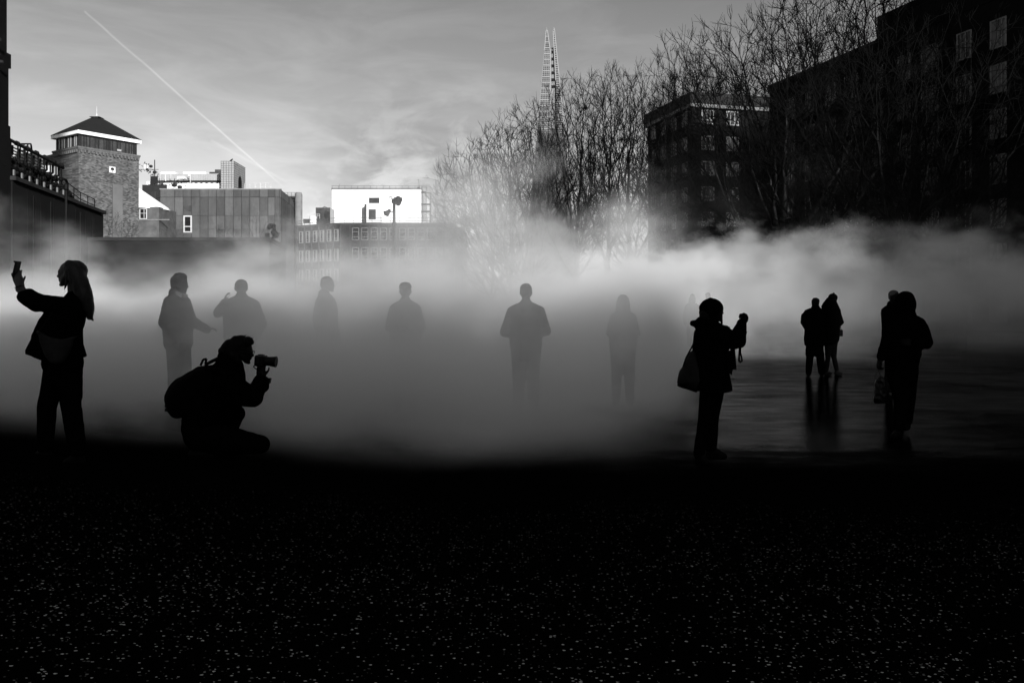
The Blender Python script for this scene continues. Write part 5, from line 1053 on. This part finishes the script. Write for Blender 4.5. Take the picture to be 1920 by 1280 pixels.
# 6 figures inside the mist: a standing figure with its joints in metres
def stand(d, x0, ytop, yaw, label, style='short', arms='down', hm=None, jm=None, hood=False, lean=0., group='people standing inside the mist', headyaw=0., look=0., wide=1., walk=0.):
    F = Fig(d, x0, label, group=group); s_ = F.s; Ht = (F.yf-ytop)/s_; k_ = Ht/1.78
    hair_h = .015
    cy_, sy_ = math.cos(yaw), math.sin(yaw)
    def q(f, l, z): return Vector((f*cy_-l*sy_, f*sy_+l*cy_, z*k_))   # f forward, l to the left
    fw = (math.cos(yaw+headyaw), math.sin(yaw+headyaw), look)
    J = dict(neck=q(-.02+lean, 0, 1.50), chest=q(lean*.6, 0, 1.30), pelvis=q(0, 0, .97), hipL=q(0, .09, .90), hipR=q(0, -.09, .90), knL=q(.03+walk, .10, .50), knR=q(.02-walk*.3, -.10, .50),
             anL=q(walk*.9, .11, .09), anR=q(-walk, -.11, .09), toL=q(.14+walk*.9, .13, .045), toR=q(.14-walk, -.13, .045), shL=q(-.01+lean, .165*wide, 1.41), shR=q(-.01+lean, -.165*wide, 1.41))
    if arms == 'down': A = {'L': ((-.03, .25, 1.15), (.06, .25, .90), (.2, 0, -1)), 'R': ((-.03, -.25, 1.15), (.06, -.25, .90), (.2, 0, -1))}
    elif arms == 'front': A = {'L': ((-.05, .255, 1.15), (.20, .14, 1.10), (.6, -.8, .1)), 'R': ((-.06, -.25, 1.16), (.18, -.12, 1.14), (.6, .8, .1))}
    elif arms == 'camera': A = {'L': ((.12, .24, 1.22), (.24, .07, 1.42), (.2, -.3, 1)), 'R': ((.12, -.24, 1.22), (.24, -.07, 1.42), (.2, .3, 1))}
    elif arms == 'reach': A = {'L': ((.02, .27, 1.16), (.26, .22, 1.05), (1, 0, .1)), 'R': ((-.04, -.25, 1.15), (.10, -.22, .93), (.3, 0, -1))}
    elif arms == 'raised': A = {'L': ((.14, .28, 1.30), (.22, .20, 1.45), (.1, -.2, 1)), 'R': ((-.03, -.26, 1.15), (.12, -.20, 1.0), (.7, .3, -.3))}
    hs = []
    for S, sg in (('L', 1), ('R', -1)):
        el, wr, dr = A[S]; J['el'+S] = q(el[0]+lean, el[1]*wide, el[2]); J['wr'+S] = q(wr[0]+lean, wr[1], wr[2])
        D = Vector((dr[0]*cy_-dr[1]*sy_, dr[0]*sy_+dr[1]*cy_, dr[2])); nn = Vector((-sg*sy_, sg*cy_, .05)) if abs(dr[2]) > .5 else Vector((cy_, sy_, .2))
        hs.append(dict(W=J['wr'+S], dr=D, nrm=nn, curl=.45, side=-sg))
    hc = q(.02+lean, 0, 0); hc.z = Ht-hair_h-.119
    def jx(j):
        j.cap(q(0, -.09, 1.0), .135, q(lean*.5, -.09, 1.30), .13); j.cap(q(0, .09, 1.0), .135, q(lean*.5, .09, 1.30), .13); j.cap(q(0, -.07, .88), .14, q(0, -.07, 1.0), .13); j.cap(q(0, .07, .88), .14, q(0, .07, 1.0), .13)
        j.cap(q(-.04+lean, 0, 1.47), .085, q(-.05+lean, 0, 1.53), .075)
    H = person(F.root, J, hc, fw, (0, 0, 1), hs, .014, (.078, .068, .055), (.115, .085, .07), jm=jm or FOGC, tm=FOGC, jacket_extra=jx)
    simple_hair(F.root, H, 1., style, hm or HAIR, .013)
    return F, H
PI = math.pi
F, H = stand(10, 334, 514, -.15, 'young man with swept up hair turned to the right in the mist', 'quiff', 'reach', headyaw=.05, hm=HAIR)
m = MB(); Hn = F.root
for s_ in (-1, 1): m.box((.05, s_*.05-.02, 1.44), (.10, .05, .04), R(-10), 0, R(25))
m.build('shirt_collar', mat('shirt_cotton', .10, .9, .1), F.root)
stand(10.5, 452, 521, PI*.62, 'person with cropped hair looking upward and away, one hand lifted to the chest', 'short', 'raised', look=.55, lean=-.02, hm=HAIR)
stand(12, 612, 517, -.25, 'man with glasses in profile, alone between two mist patches', 'short', 'down', headyaw=.1)
stand(11.2, 760, 528, -PI*.45, 'person with chin sunk into a scarf, left of the middle of the plaza', 'cap', 'front', wide=.9)
F, H = stand(10.8, 986, 530, PI*.48, 'broad shouldered man seen from behind with both elbows out', 'short', 'front', wide=1.12)
stand(12.6, 1168, 552, -PI*.55, 'slim long haired woman reflected in the wet paving, arms folded', 'long', 'front', hm=HAIR, wide=.82)
BK = 'faint distant people behind the woman with the raised phone'
stand(27, 1298, 551, -PI*.5, 'faint distant figure with bare head, left of the faint pair', 'long', 'down', group=BK)
stand(27.5, 1327, 548, -PI*.4, 'faint distant figure partly covered by the knitted hat of the nearer woman', 'short', 'down', group=BK)
F, H = stand(14.5, 1675, 543, -PI*.4, 'grey haired person half hidden behind the hooded walker', 'short', 'camera', hm=mat('grey_hair', .06, .8, .2, .3, 50), jm=CLOTH, group=None)
